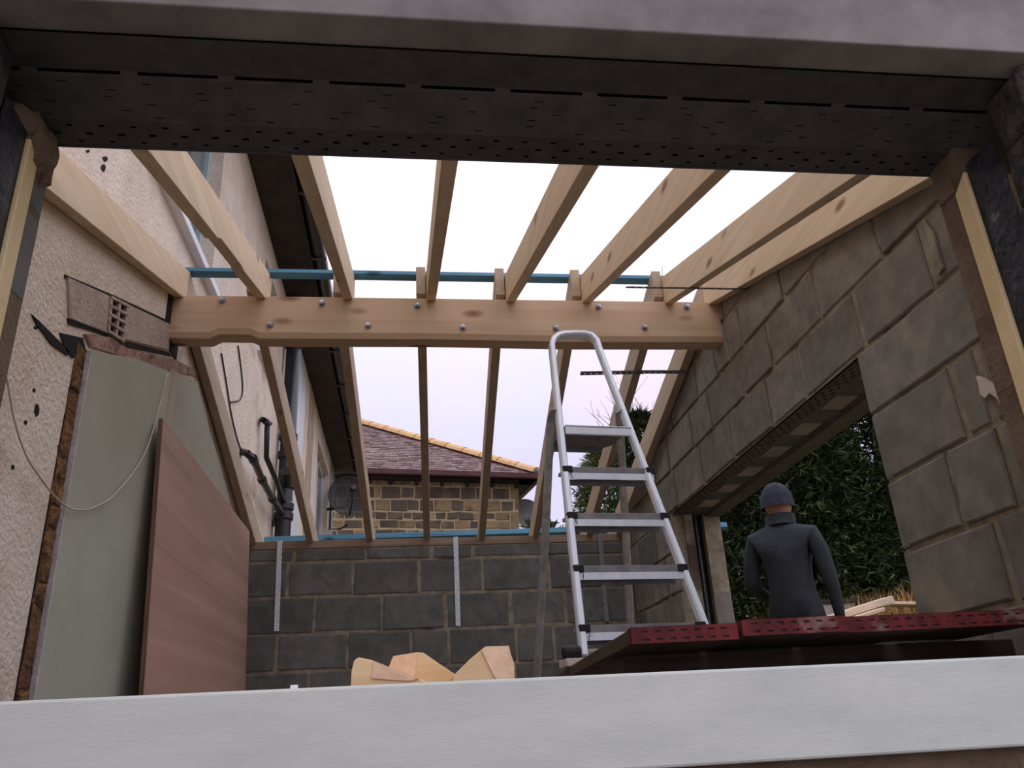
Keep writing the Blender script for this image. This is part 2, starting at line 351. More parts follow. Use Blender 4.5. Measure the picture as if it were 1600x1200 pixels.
# ================================================================== SETTING
mb = MB().box(LW - 0.3, 1.86, FO, BW + 0.3, -0.15, 0.0)
tag(mb.build('floor', M['slab']), 'dusty concrete floor slab inside the unfinished extension', kind='structure')
def gh(x, y):
    t = min(1, max(0, (y - 0.4) / 2.6)); t = t * t * (3 - 2 * t)
    dd = min(4.5, max(0, (x - 2.7) * 0.7 + (y - 4.9) * 0.7))
    return -0.02 + 1.22 * t + 0.22 * dd * t
def ground(name, x0, x1, y0, y1, nx, ny, label, gm='soil'):
    g = MB(); vs = []; fs = []
    for j in range(ny + 1):
        for i in range(nx + 1):
            x = x0 + (x1 - x0) * (i / nx) ** 1.6; y = y0 + (y1 - y0) * (j / ny)
            vs.append((x, y, gh(x, y) + 0.03 * math.sin(x * 3.1 + y) * min(1, max(0, x - 2))))
    for j in range(ny):
        for i in range(nx):
            a = j * (nx + 1) + i; fs.append((a, a + 1, a + nx + 2, a + nx + 1))
    tag(g.add(vs, fs).build(name, M[gm], smooth=True), label, kind='structure')
ground('ground', 1.87, 45, -12, 48, 40, 80, 'rough sloping garden ground outside the block wall')
ground('ground', -1.2, 1.87, 5.96, 48, 8, 60, 'yard ground behind the low rear block wall')
ground('ground', -25, 1.87, -12, FO, 30, 12, 'bare ground outside the window opening', 'low_bounce')

# ---- rear wall of blocks
wb = MB().box(LW, RW, BW + 0.006, BW + 0.1, 0, 1.205 + H).build('wall_back', M['mortar'])
tag(wb, 'low rear wall of dark concrete blocks with pale mortar', kind='structure')
fb = lambda a, b, w: (a, BW - w, b)
zc = [1.205, 1.115, 0.885, 0.652, 0.42, 0.19, -0.04, -0.27, -0.5, -0.73, -0.96, -1.19, -1.45]
offs = [[-0.75, -0.28, 0.17, 0.45, 0.94], [-0.785, -0.362, 0.076, 0.512, 0.965, 1.36], [-0.602, -0.165, 0.25, 0.69, 1.07],
        [-0.83, -0.385, 0.03, 0.27, 0.72, 0.97], [-0.62, -0.19, 0.25, 0.7, 1.12]]
for k in range(len(zc) - 1):
    js = [LW + 0.02] + (offs[k] if k < 5 else offs[1 + k % 2]) + [RW]
    for a, b in zip(js[:-1], js[1:]):
        g = 0.009 + random.uniform(0, 0.006)
        piece('block', [(a + g, zc[k + 1] + H + 0.009), (b - g, zc[k + 1] + H + 0.009), (b - g, zc[k] + H - 0.008), (a + g, zc[k] + H - 0.008)], fb, 0.06, wb, M['block_dark'], jit=0.005)
tag(MB().box(LW + 0.01, RW, BW + 0.0, BW + 0.1, 1.205 + H, 1.256 + H).build('wall_plate', M['plate'], bevel=0.003, org=Vector((0.2, BW + 0.05, 1.205 + H))),
    'weathered timber wall plate lying along the top of the low rear block wall', 'wall plate')

# ---- right gable wall with opening
OY0, OY1, OZ1 = 2.43, 4.63, 1.13 + H
OZ0 = -0.62 + H
def gable(poly, extra=0.12):
    poly = clip(poly, -SF, 1, zf(0) + extra); return clip(poly, SB, 1, zb(0) + extra)
fr = lambda a, b, w: (RW - w, a, b)
core = MB()
for rect in ([(FI, 0), (BW + 0.1, 0), (BW + 0.1, OZ0), (FI, OZ0)], [(FI, OZ0), (OY0, OZ0), (OY0, 2.2 + H), (FI, 2.2 + H)],
             [(OY1, OZ0), (BW + 0.1, OZ0), (BW + 0.1, 2.2 + H), (OY1, 2.2 + H)], [(OY0, OZ1 + 0.014), (OY1, OZ1 + 0.014), (OY1, 2.2 + H), (OY0, 2.2 + H)]):
    p = gable(rect); core.prism(p, fr, -0.1, -0.009)
    core.prism(gable(rect), lambda a, b, w: (1.74 + w, a, b), 0.0, 0.1)
wr = core.build('wall_right', M['mortar']); tag(wr, 'gable wall of grey concrete blocks with a wide opening under a steel lintel', kind='structure')
def course(z0, z1, joints, y0, y1, mats=('block',), jw=0.008):
    js = [y0] + [j for j in joints if y0 < j < y1] + [y1]
    for a, b in zip(js[:-1], js[1:]):
        ga = jw + random.uniform(0, 0.007) if a != y0 or y0 != OY0 else 0.0
        gb = jw + random.uniform(0, 0.007)
        if abs(b - OY0) < 1e-6: gb = 0.0
        if abs(a - OY1) < 1e-6: ga = 0.0
        p = gable([(a + ga, z0 + H + 0.008), (b - gb, z0 + H + 0.008), (b - gb, z1 + H - 0.008), (a + ga, z1 + H - 0.008)])
        piece('block', p, fr, 0.08, wr, M[random.choice(mats)], jit=0.004)
course(1.145, 1.375, [1.975, 2.374, 2.83, 3.15, 3.6, 4.04, 4.5, 4.95, 5.4], FI, BW)
course(1.375, 1.597, [2.17, 2.607, 3.054, 3.377, 3.82, 4.12, 4.55, 5.0], FI, BW)
course(1.597, 1.82, [2.42, 2.852, 3.30, 3.47, 3.65, 3.95, 4.42, 4.85], FI, BW)
course(1.82, 2.05, [3.05, 3.46, 3.66, 4.1], FI, BW)
zz = [1.145, 0.922, 0.69, 0.465, 0.24, 0.012, -0.215, -0.44, -0.62]
for k in range(8):
    course(zz[k + 1], zz[k], [[2.143, 1.75], [1.889, 2.004], [1.888, 2.116], [1.997], [1.85, 2.12]][k % 5], FI, OY0)
    course(zz[k + 1], zz[k], [[5.0, 5.42], [4.85, 5.2]][k % 2], OY1, BW, ('block', 'block', 'block_dark'))
for z0, z1 in ((-0.62, -0.86), (-0.86, -1.1), (-1.1, -1.45)):
    course(z1, z0, [2.0 + 0.45 * i + (0.22 if z0 > -0.9 and z0 < -0.7 else 0) for i in range(9)], FI, BW)
# blocks of the outer leaf seen at the far reveal, and along its inner face
fo = lambda a, b, w: (a, OY1 - w, b)
for k in range(8):
    piece('block', [(1.742, zz[k + 1] + H + 0.006), (1.842, zz[k + 1] + H + 0.006), (1.842, zz[k] + H - 0.006 if k else OZ1 - 0.004), (1.742, zz[k] + H - 0.006 if k else OZ1 - 0.004)], fo, 0.05, wr, M['block'], jit=0.002)
    piece('block', [(1.55, zz[k + 1] + H + 0.006), (1.612, zz[k + 1] + H + 0.006), (1.612, zz[k] + H - 0.006 if k else OZ1 - 0.004), (1.55, zz[k] + H - 0.006 if k else OZ1 - 0.004)], fo, 0.04, wr, M['block'], jit=0.002)
fn_ = lambda a, b, w: (a, OY0 + w, b)
for k in range(8):
    for x0, x1 in ((1.55, 1.65), (1.742, 1.842)):
        piece('block', [(x0, zz[k + 1] + H + 0.006), (x1, zz[k + 1] + H + 0.006), (x1, zz[k] + H - 0.006 if k else OZ1 - 0.004), (x0, zz[k] + H - 0.006 if k else OZ1 - 0.004)], fn_, 0.04, wr, M['block'], jit=0.002)
for k in range(3):
    za = OZ0 + k * 0.6; MB().box(1.618, 1.668, OY1 - 0.015, OY1 + 0.5, za, min(za + 0.594, OZ1)).build('insulation_board', M['insul'] if k == 5 else M['mortar'], wr)
MB().box(1.655, 1.70, OY0 - 0.6, OY0 + 0.005, OZ0, OZ1).build('insulation_board', M['insul'], wr)
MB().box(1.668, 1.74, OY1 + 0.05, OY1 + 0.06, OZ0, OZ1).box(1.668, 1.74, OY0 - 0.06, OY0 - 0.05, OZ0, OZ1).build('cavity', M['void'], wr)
q = MB().add([(1.672, OY1 - 0.03, OZ0), (1.70, OY1 - 0.01, OZ0), (1.69, OY1 - 0.02, OZ1), (1.676, OY1 - 0.03, OZ1)], [(0, 1, 2, 3)])
q.build('damp_proof_strip', M['dpc'], wr)['label'] = 'loose black membrane strip in the cavity'
rwp = lambda l: [tuple(pt(a, b, 'x', RW)[1:]) for a, b in l]
for l_ in ([(1529, 587), (1540, 590), (1556, 600), (1566, 604), (1569, 618), (1568, 634), (1562, 622), (1550, 614), (1543, 622), (1536, 616), (1533, 600)],
           [(1446, 340), (1452, 350), (1462, 362), (1470, 395), (1477, 418), (1470, 430), (1462, 410), (1455, 380)]):
    MB().prism(rwp(l_), fr, 0.001, 0.009).build('mortar_splash', M['packer' if l_[0][0] > 1500 else 'mortar'], wr)['label'] = 'pale mortar splash'
# steel lintel over the opening (long axis = y)
sl = MB(); LL = OY1 - OY0 + 0.3
sl.strips((1.553, OY0 - 0.15, OZ1), Y, X, Z, LL, 0.075, [(0.012, 0.021, 0.055, 0.02, 0.01), (0.033, 0.042, 0.055, 0.02, 0.035), (0.054, 0.063, 0.055, 0.02, 0.012)])
sl.add([(1.628, OY0 - 0.15, OZ1), (1.628, OY1 + 0.15, OZ1), (1.74, OY1 + 0.15, OZ1 + 0.004), (1.74, OY0 - 0.15, OZ1 + 0.004)], [(0, 1, 2, 3)])
sl.add([(1.74, OY0 - 0.15, OZ1 + 0.004), (1.74, OY1 + 0.15, OZ1 + 0.004), (1.76, OY1 + 0.15, OZ1 - 0.01), (1.76, OY0 - 0.15, OZ1 - 0.01)], [(0, 1, 2, 3)])
sl.box(1.76, 1.85, OY0 - 0.15, OY1 + 0.15, OZ1 - 0.012, OZ1 + 0.0)
lo_ = sl.build('steel_lintel', M['galv'], wr); lo_['label'] = 'perforated grey steel lintel over the side opening'
MB().box(1.56, 1.845, OY0 - 0.15, OY1 + 0.15, OZ1 + 0.012, OZ1 + 0.03).build('lintel_shade_backing', M['void'], lo_)  # dark backing paints the shade inside the hollow lintel
for k in range(8):
    y0 = 2.455 + k * 0.305
    if y0 + 0.14 < OY1 + 0.1: MB().box(1.638, 1.728, y0, y0 + 0.14, OZ1 - 0.004, OZ1 + 0.004).build('bright_panel', M['galv_bright'] if False else M['lintel_stone'], lo_)

# ---- left wall: the rendered house
HE = 12.0
def wall_grid(ys, zs, holes, x0, x1):
    b = MB()
    for ya, yb in zip(ys[:-1], ys[1:]):
        for za, zb_ in zip(zs[:-1], zs[1:]):
            if any(h[0] <= ya and yb <= h[1] and h[2] <= za and zb_ <= h[3] for h in holes): continue
            b.box(x0, x1, ya, yb, za, zb_)
    return b
W1 = (3.0, 4.13, 2.335 + H, 3.42 + H); W2 = (5.62, 6.62, 2.69 + H, 3.45 + H); W3 = (9.7, 11.2, 1.75 + H, 3.4 + H)
ys = sorted({-1.0, HE, W1[0], W1[1], W2[0], W2[1], W3[0], W3[1]}); zs = sorted({0, 3.72 + H, W1[2], W1[3], W2[2], W2[3], W3[2], W3[3]})
wl = wall_grid(ys, zs, (W1, W2, W3), LW - 0.3, LW).build('wall_left', M['render']); tag(wl, 'rendered cream house wall with patches hacked off', kind='structure')
fl = lambda a, b, w: (LW + w, a, b)
flp = lambda a, b, w: (LW + 0.008 + w, a, b)
MB().box(LW, LW + 0.008, 8.66, 9.12, 0.9, 3.7 + H).build('stone_band', M['quoin'], wl, bevel=0.004)
MB().box(LW, LW + 0.006, 11.3, HE, 0.9, 3.7 + H).build('grey_band', M['reveal'], wl)
MB().box(LW, LW + 0.004, 7.5, 8.3, 0.9, 3.7 + H).build('white_band', M['upvc'], wl)
def window(idx, Wd, label, fm, sillm, mull):
    y0, y1, z0, z1 = Wd; fx0, fx1 = LW - 0.13, LW - 0.07
    g = MB(); fwid = 0.055
    g.box(fx0, fx1, y0, y1, z0, z0 + fwid).box(fx0, fx1, y0, y1, z1 - fwid, z1).box(fx0, fx1, y0, y0 + fwid, z0, z1).box(fx0, fx1, y1 - fwid, y1, z0, z1)
    for mm in mull: g.box(fx0, fx1, mm - 0.035, mm + 0.035, z0, z1)
    o = g.build(f'window_{idx}', fm); tag(o, label, kind='structure')
    ed = [y0 + fwid] + list(mull) + [y1 - fwid]
    for a, b in zip(ed[:-1], ed[1:]): MB().box(LW - 0.105, LW - 0.095, a, b, z0 + fwid, z1 - fwid).build('pane', M['glass'], o)
    MB().box(LW - 0.26, LW - 0.25, y0, y1, z0, z1).build('curtain', M['curtain'], o)
    MB().box(LW - 0.08, LW + 0.045, y0 - 0.05, y1 + 0.05, z0 - 0.05, z0).build('window_sill', sillm, o, bevel=0.006)
    return o
window(1, W1, 'upstairs house window with white sill and grey-green frame', M['frame_green'], M['upvc'], (3.55,))
window(2, W2, 'second house window with white sill beside the soil pipe', M['upvc'], M['upvc'], ())
window(3, W3, 'far window near the end of the rendered house wall', M['upvc'], M['reveal'], (10.45,))
# scars of the old lean-to on the house wall
def lwp(l): return [tuple(pt(a, b, 'x', LW)[1:]) for a, b in l]
piece('old_lintel', lwp([(103, 433), (168, 462), (168, 522), (106, 498)]), flp, 0.01, wl, M['render_old'], proud=0, jit=0, ch=0.004)
piece('old_lintel', lwp([(196, 476), (263, 506), (262, 546), (188, 530)]), flp, 0.01, wl, M['render_old'], proud=0, jit=0, ch=0.004)
ve = MB()
va = lwp([(168, 462), (196, 476), (188, 536), (163, 520)]); ve.prism(va, fl, 0.0, 0.002)
vent = ve.build('air_vent', M['void'], wl); vent['label'] = 'square-holed terracotta air vent'
def bil(u, v_):
    a, b, c, d_ = [Vector(q) for q in va]; return (a * (1 - u) + b * u) * (1 - v_) + (d_ * (1 - u) + c * u) * v_
vb = MB()
for u0, u1 in ((0, 0.1), (0.44, 0.56), (0.9, 1.0)): vb.prism([bil(u0, 0), bil(u1, 0), bil(u1, 1), bil(u0, 1)], fl, 0.0, 0.014)
vb.build('vent_bar', M['render_old'], vent)
for k in range(5):
    v0 = k / 4.4; MB().prism([bil(0, v0), bil(1, v0), bil(1, v0 + 0.07), bil(0, v0 + 0.07)], fl, 0.0, 0.016).build('vent_slat', M['render_old'], vent)
MB().prism(lwp([(100, 429), (178, 462), (264, 502), (264, 507), (176, 468), (100, 434)]), fl, 0.0, 0.004).prism(lwp([(104, 497), (140, 510), (165, 521), (168, 527), (140, 517), (106, 507)]), fl, 0.0, 0.004).prism(lwp([(186, 531), (262, 550), (268, 557), (186, 541)]), fl, 0.0, 0.004).build('crack', M['void'], wl)
MB().prism(lwp([(48, 491), (60, 502), (106, 548), (104, 556), (80, 540), (56, 508)]), fl, 0.0, 0.004).prism(lwp([(92, 520), (128, 528), (132, 545), (112, 560), (100, 545)]), fl, 0.0, 0.004).build('hole_shade', M['void'], wl)  # flat dark plates, depth of the opening painted as shade
piece('exposed_brick', lwp([(128, 522), (165, 526), (196, 545), (270, 562), (330, 592), (262, 580), (200, 560), (138, 545)]), flp, 0.01, wl, M['brick_pink'], proud=0, jit=0.006)
# crumbling brick edge of the old opening
zb0, zt0 = 0.02 + H, 1.25 + H
MB().prism([(2.586, -0.3 + H), (2.654, -0.3 + H), (2.654, 1.25 + H), (2.586, 1.25 + H)], fl, 0.0, 0.005).build('rotten_edge', M['brick_old'], wl)
for k in range(16):
    z0 = zb0 + (zt0 - zb0) * k / 16; z1 = z0 + (zt0 - zb0) / 16 - 0.006
    piece('brick', [(2.588, z0), (2.652, z0), (2.652, z1), (2.588, z1)], flp, 0.012, wl, M['brick_old'], ch=0.006, jit=0.009, proud=0.006)
MB().prism([(2.575, -0.2 + H), (2.588, -0.2 + H), (2.592, 1.0 + H), (2.584, 1.0 + H)], fl, 0.0, 0.003).prism([(2.648, -0.2 + H), (2.668, -0.2 + H), (2.668, 1.26 + H), (2.648, 1.26 + H)], fl, 0.0, 0.003).build('dark_gap', M['void'], wl)
pits = MB(); rp_ = random.Random(17)
for (cx_, cy_, w_, h_) in ((57, 640, 5, 13), (161, 262, 4, 7), (164, 248, 5, 5), (53, 610, 3, 4), (179, 386, 3, 7), (56, 512, 4, 3), (20, 730, 3, 6), (92, 700, 3, 8), (137, 236, 4, 3), (40, 660, 3, 5)):
    pits.prism(lwp([(cx_ + math.cos(k * 0.9) * w_ * rp_.uniform(.6, 1.1), cy_ + math.sin(k * 0.9) * h_ * rp_.uniform(.6, 1.1)) for k in range(7)]), fl, 0.0, 0.001)
pits.build('pit', M['void'], wl)  # flat dark patches, shade of the pits put into the colour
# dark plate, the shade of the beam pocket put into its colour
MB().prism([(3.44, 1.68 + H), (3.66, 1.68 + H), (3.66, 1.96 + H), (3.44, 1.96 + H)], fl, 0.0, 0.006).build('pocket_shade', M['void'], wl)

# ---- front wall around the window opening the photo looks through
JL, JR = -0.795, 1.352
SZ1, SZ0 = 0.071 + H, -0.058 + H
wf = MB()
wf.box(LW - 0.3, 1.86, FO + 0.02, FO + 0.12, 0, SZ0).box(LW - 0.3, 1.86, FI - 0.1, FI - 0.01, 0, 0.02 + H)
wf.box(LW, JL, FI - 0.1, FI - 0.006, 0.02 + H, 1.36 + H).box(JR, RW, FI - 0.1, FI - 0.006, 0.02 + H, 1.36 + H)
wfo = wf.build('wall_front', M['mortar_brown']); tag(wfo, 'front cavity wall around the unglazed window opening', kind='structure')
MB().box(LW - 0.25, 2.1, FO, FO + 0.16, SZ0, SZ1).build('stone_sill', M['sill'], wfo, bevel=0.004)['label'] = 'pale grey cast stone window sill'
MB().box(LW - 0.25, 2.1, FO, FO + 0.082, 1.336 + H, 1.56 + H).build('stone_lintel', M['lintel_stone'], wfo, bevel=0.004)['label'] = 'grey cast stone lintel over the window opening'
for k in range(12):         # stones below the sill
    x0 = LW - 0.25 + k * 0.28
    for j in range(3):
        piece('stone', [(x0 + 0.1 * (j % 2), SZ0 - 0.16 * (j + 1) + 0.005), (x0 + 0.1 * (j % 2) + 0.268, SZ0 - 0.16 * (j + 1) + 0.005), (x0 + 0.1 * (j % 2) + 0.268, SZ0 - 0.16 * j - 0.006), (x0 + 0.1 * (j % 2), SZ0 - 0.16 * j - 0.006)],
              lambda a, b, w: (a, FO + 0.02 - w, b), 0.04, wfo, M['mortar_brown'], ch=0.008)
# steel lintel across the opening
x0, ln = LW - 0.02, 1.86 - LW + 0.02
st = MB()
zA, zB, zC = 1.330 + H, 1.322 + H, 1.286 + H
st.strips((x0, FO + 0.079, zA), X, Y, Z, ln, 0.0982, [])
st.strips((x0, FO + 0.177, zA), X, Vector((0, 0.012, zB - zA)).normalized(), Z, ln, 0.01443, [(0.001, 0.008, 0.2, 0.165, 0.13)])
V2 = (Vector((0, FI - 0.085, zC)) - Vector((0, FO + 0.189, zB))); wB = V2.length; V2.normalize()
rows = []; v = 0.012
for k in range(6):
    rows.append((v, v + 0.0022, 0.171 + 0.013 * k, 0.019, [0.02, 0.09, 0.055, 0.115, 0.035, 0.075][k])); v += 0.0155
st.strips((x0, FO + 0.189, zB), X, V2, Z, ln, wB, rows)
st.strips((x0, FI - 0.0855, zC), X, (Y * 0.085 + Z * -0.004).normalized(), Z, ln, 0.085,
          [(0.014, 0.020, 0.068, 0.013, 0.01), (0.039, 0.046, 0.068, 0.015, 0.044), (0.064, 0.070, 0.068, 0.011, 0.02)])
st.box(x0, x0 + ln, FI - 0.002, FI, zC - 0.008, 1.37 + H)
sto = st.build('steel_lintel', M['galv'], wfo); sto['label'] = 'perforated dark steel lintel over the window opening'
MB().box(x0, x0 + ln, FO + 0.09, FI - 0.004, 1.345 + H, 1.37 + H).box(x0, x0 + ln, FO + 0.3, FI - 0.004, 1.305 + H, 1.345 + H).build('lintel_shade_backing', M['void'], sto)  # shade behind the perforated plates put into this dark filling
# inner leaf blocks of the reveals
for sx, jx in ((-1, JL), (1, JR)):
    fv = (lambda s, j: (lambda a, b, w: (j - s * w * 1.0, a, b)))(sx, jx)
    for k in range(6):
        z0 = 0.02 + H + k * 0.2107
        piece('block', [(FI - 0.068, z0 + 0.004), (FI - 0.001, z0 + 0.004), (FI - 0.001, z0 + 0.2067), (FI - 0.068, z0 + 0.2067)], fv, 0.03, wfo, M['mortar_brown'] if sx > 0 else M['block_dark'], jit=0.002, proud=0.002)
    fi = lambda a, b, w: (a, FI + w - 0.006, b)
    xs = (LW, JL) if sx < 0 else (JR, RW)
    for k in range(6):
        z0 = 0.02 + H + k * 0.225
        piece('block', [(xs[0] + 0.004, z0 + 0.006), (xs[1] - 0.004, z0 + 0.006), (xs[1] - 0.004, min(z0 + 0.219, 1.36 + H)), (xs[0] + 0.004, min(z0 + 0.219, 1.36 + H))], fi, 0.05, wfo, M['block'], jit=0.003)
    ib = MB(); xa = jx - sx * 0.006; xb = jx + sx * 0.35
    ib.prism([(FI - 0.118, 0.0 + H), (FI - 0.07, 0.0 + H), (FI - 0.07, 1.17 + H), (FI - 0.118, 1.205 + H)], lambda a, b, w: (w, a, b), min(xa, xb), max(xa, xb))
    ib.build('insulation_board', M['insul'], wfo, bevel=0.003)['label'] = 'cream foam insulation board in the cavity'
    dp = MB(); n = 26; vs = []; fs = []
    for i in range(n + 1):
        z0 = H + 1.22 * i / n
        for j in range(5):
            vs.append((jx - sx * (-0.004 + 0.008 * random.random() * (j > 0)), FI - 0.1185 - 0.028 * j + (random.uniform(-.004, .004) if j else 0), z0))
    for i in range(n):
        for j in range(4):
            a = i * 5 + j; fs.append((a, a + 1, a + 6, a + 5))
    dp.add(vs, fs).build('damp_proof_course', M['dpc'], wfo, smooth=True)['label'] = 'crumpled black damp proof membrane'
    for k in range(8):      # rough stone outer leaf, jamb face and front
        z0 = SZ1 + k * 0.158
        piece('stone', [(FO + 0.03, z0 + 0.005), (FI - 0.225, z0 + 0.005), (FI - 0.225, z0 + 0.152), (FO + 0.03, z0 + 0.152)], fv, 0.25, wfo, M['rough_stone'], ch=0.012, jit=0.008, proud=0.012)
    # mortar clump under the bearing of the lintel
    cl = MB(); vs = []; rr = random.Random(3 + sx)
    if sx < 0:
        prof = lwp  # noqa
        cl.ball((JL - 0.005, FI - 0.05, 1.215 + H), 0.03, 0.06, 0.075, 14, 10)
        cl.ball((JL - 0.03, FI - 0.09, 1.25 + H), 0.04, 0.06, 0.05, 12, 8)
        for q_ in cl.v: q_ += Vector((rr.uniform(-.006, .006), rr.uniform(-.008, .008), rr.uniform(-.008, .008)))
        cl.build('mortar_clump', M['mortar_brown'], wfo)
    else:
        MB().box(JR - 0.004, RW, FI - 0.07, FI - 0.008, 1.18 + H, 1.30 + H).build('mortar_bed', M['mortar_brown'], wfo)

# ================================================================== ROOF TIMBERS
ORD = ['first', 'second', 'third', 'fourth', 'fifth', 'sixth', 'seventh', 'eighth']
RX = [-1.052, -0.682, -0.281, 0.113, 0.500, 0.878, 1.297, 1.523]
BX0 = [-1.052, -0.727, -0.328, 0.066, 0.452, 0.832, 1.250, 1.523]
BX1 = [-1.03, -0.655, -0.258, 0.132, 0.512, 0.892, 1.275, 1.490]
for i in range(8):
    g = MB(); y0, y1 = 1.50, (3.62 if 0 < i < 7 else 3.548); dz = 0.150
    j = random.uniform(-0.006, 0.006)
    poly = [(y0, zf(y0)), (y1, zf(y1)), (y1, zf(y1) + dz), (y0, zf(y0) + dz)]
    if i == 1:   # waney nick on the underside
        poly = [(y0, zf(y0)), (2.55, zf(2.55)), (2.6, zf(2.6) + 0.014), (2.95, zf(2.95) + 0.01), (3.0, zf(3.0)), (y1, zf(y1)), (y1, zf(y1) + dz), (y0, zf(y0) + dz)]
    g.prism(poly, lambda a, b, w: (RX[i] + w + j * 0, a, b), -0.0225, 0.0225)
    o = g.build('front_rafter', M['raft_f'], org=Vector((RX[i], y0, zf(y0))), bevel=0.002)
    if i == 0: lab = 'new pine rafter fixed along the cream house wall on the front slope'
    elif i == 7: lab = 'new pine rafter fixed along the grey gable wall on the front slope'
    else: lab = f'{ORD[i]} pine rafter from the house wall, between lintel and ridge beam'
    tag(o, lab, 'rafter', 'front slope rafters')
for i in range(8):
    g = MB(); y0, y1 = (3.50 if 0 < i < 7 else 3.552), 6.02; dz = 0.150
    poly = [(y0, zb(y0)), (y1, zb(y1)), (y1, zb(y1) + dz), (y0, zb(y0) + dz)]
    fx = lambda a, b, w: (BX0[i] + (BX1[i] - BX0[i]) * (a - 3.55) / 2.05 + w, a, b)
    g.prism(poly, fx, -0.0225, 0.0225)
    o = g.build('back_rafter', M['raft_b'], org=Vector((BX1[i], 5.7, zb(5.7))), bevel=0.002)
    if i == 0: lab = 'pine rafter along the house wall running down to the low rear wall'
    elif i == 7: lab = 'pine rafter along the gable wall running down to the low rear wall'
    else: lab = f'{ORD[i]} pine rafter from the house wall, between ridge beam and rear wall'
    tag(o, lab, 'rafter', 'rear slope rafters')
# ridge beam with worn notch and waney lower edge, bolted
rb = thing('ridge_beam', 'thick bolted pine ridge beam spanning from house wall to gable', 'beam', (0.2, 3.55, RIDGE_B))
prof = [(-1.075, RIDGE_T), (-1.075, RIDGE_B), (-0.90, RIDGE_B - 0.002), (-0.86, RIDGE_B + 0.02), (-0.72, RIDGE_B + 0.02), (-0.68, RIDGE_B + 0.0), (0.1, RIDGE_B + 0.003), (0.8, RIDGE_B - 0.006), (1.55, RIDGE_B - 0.002), (1.55, RIDGE_T)]
g = MB(); n = len(prof)
vs = []
for (a, b) in prof:
    low = b < RIDGE_T - 0.1; cz = 0.026 if low else 0.002; cy = 0.012 if low else 0.002
    vs += [(a, RIDGE_Y0 + (0 if not low else 0), b + (cz if low else -cz)), (a, RIDGE_Y0 + cy, b), (a, RIDGE_Y1, b)]
fs = []
for i in range(n):
    k = (i + 1) % n
    for c in (0, 1): fs.append((i * 3 + c, k * 3 + c, k * 3 + c + 1, i * 3 + c + 1))
fs.append([i * 3 for i in range(n)]); fs.append([i * 3 + 2 for i in range(n)][::-1])
g.add(vs, fs).build('beam_body', M['ridge'], rb)
for (bx, by) in ((347, 470), (422, 508), (503, 474), (575, 509), (652, 478), (723, 512), (868, 513), (935, 480), (1007, 512), (1073, 480)):
    p = pt(bx, by, 'y', RIDGE_Y0)
    b = MB().disc((p.x, RIDGE_Y0 - 0.002, p.z), Y, 0.016, 0.004, 16).build('washer', M['galv_dull'], rb)
    MB().disc((p.x, RIDGE_Y0 - 0.010, p.z), Y, 0.0105, 0.014, 6).disc((p.x, RIDGE_Y0 - 0.02, p.z), Y, 0.0055, 0.012, 8).build('nut', M['steel'], b)
# blue battens
def batten(name, a, b, label, half=(0.025, 0.0125)):
    a = Vector(a); b = Vector(b); s = Vector((0, 1, -SB)).normalized(); nn = Vector((0, SB, 1)).normalized()
    tag(MB().bar(a, b, s * half[0], nn * half[1]).build(name, M['blue'], org=a, bevel=0.002), label, 'batten', 'blue treated battens')
batten('roof_batten', (-1.07, 3.575, zb(3.575) + 0.166), (1.345, 3.575, zb(3.575) + 0.166), 'blue treated batten laid over the rafters just above the ridge beam', (0.022, 0.0125))
batten('roof_batten', (-1.0, 5.93, zb(5.93) + 0.171), (2.4, 5.93, zb(5.93) + 0.205), 'blue treated batten across the rafter tails beyond the rear wall', (0.026, 0.021))
# galvanised restraint straps
def strap(name, path, wv, label, mat, group=None, wid=0.032):
    g = MB(); path = [Vector(p) for p in path]
    for a, b in zip(path[:-1], path[1:]):
        L_ = (b - a).length; U = (b - a).normalized()
        g.strips(a - wv * wid / 2, U, wv, None, L_, wid, [(wid * .25, wid * .36, 0.034, 0.007, 0.008), (wid * .64, wid * .75, 0.034, 0.007, 0.022)])
    o = g.build(name, mat, org=path[-1]); sm = o.modifiers.new('thickness', 'SOLIDIFY'); sm.thickness = 0.002
    return tag(o, label, 'strap', group)
for (xt, yt), (xb_, yb_), lab, mt in (((437, 850), (432, 986), 'bright perforated steel strap hanging down the rear wall beside the soil pipe', 'galv_bright'),
                                  ((712, 843), (716, 978), 'bright perforated steel strap hanging down the middle of the rear wall', 'galv_bright'),
                                  ((938, 840), (948, 971), 'dull perforated steel strap hanging down the rear wall behind the ladder', 'galv_dull')):
    a = pt(xt, yt, 'y', BW - 0.012); b = pt(xb_, yb_, 'y', BW - 0.012)
    a.z = 1.259 + H
    strap('restraint_strap', [Vector((a.x, BW + 0.09, 1.259 + H)), Vector((a.x, BW - 0.012, 1.259 + H)), b], X, lab, M[mt], 'straps on the rear wall')
ps = Vector((0, 1, SF)).normalized()
a = pt(1005, 440, 'y', 3.42); b = Vector((1.56, 3.30, zf(3.30) - 0.003))
strap('restraint_strap', [Vector((0.98, 3.16, zf(3.16) - 0.004)), Vector((1.56, 3.16, zf(3.16) - 0.004))], ps, 'thin perforated strap nailed under the front rafters near the gable', M['galv_dull'], 'straps under the rafters', 0.03)
pb_ = Vector((0, 1, -SB)).normalized()
yb2 = 4.02
strap('restraint_strap', [Vector((0.93, yb2 - 0.02, zb(yb2) - 0.022)), Vector((1.30, yb2, zb(yb2) - 0.005)), Vector((1.56, yb2, zb(yb2) - 0.004))], pb_, 'dark perforated strap nailed under the rear rafters above the ladder platform', M['galv_dull'], 'straps under the rafters', 0.03)
MB_n = MB().disc((1.31, 3.57, zb(3.57) + 0.21), Vector((0.1, 0, 1)), 0.0022, 0.08, 6)
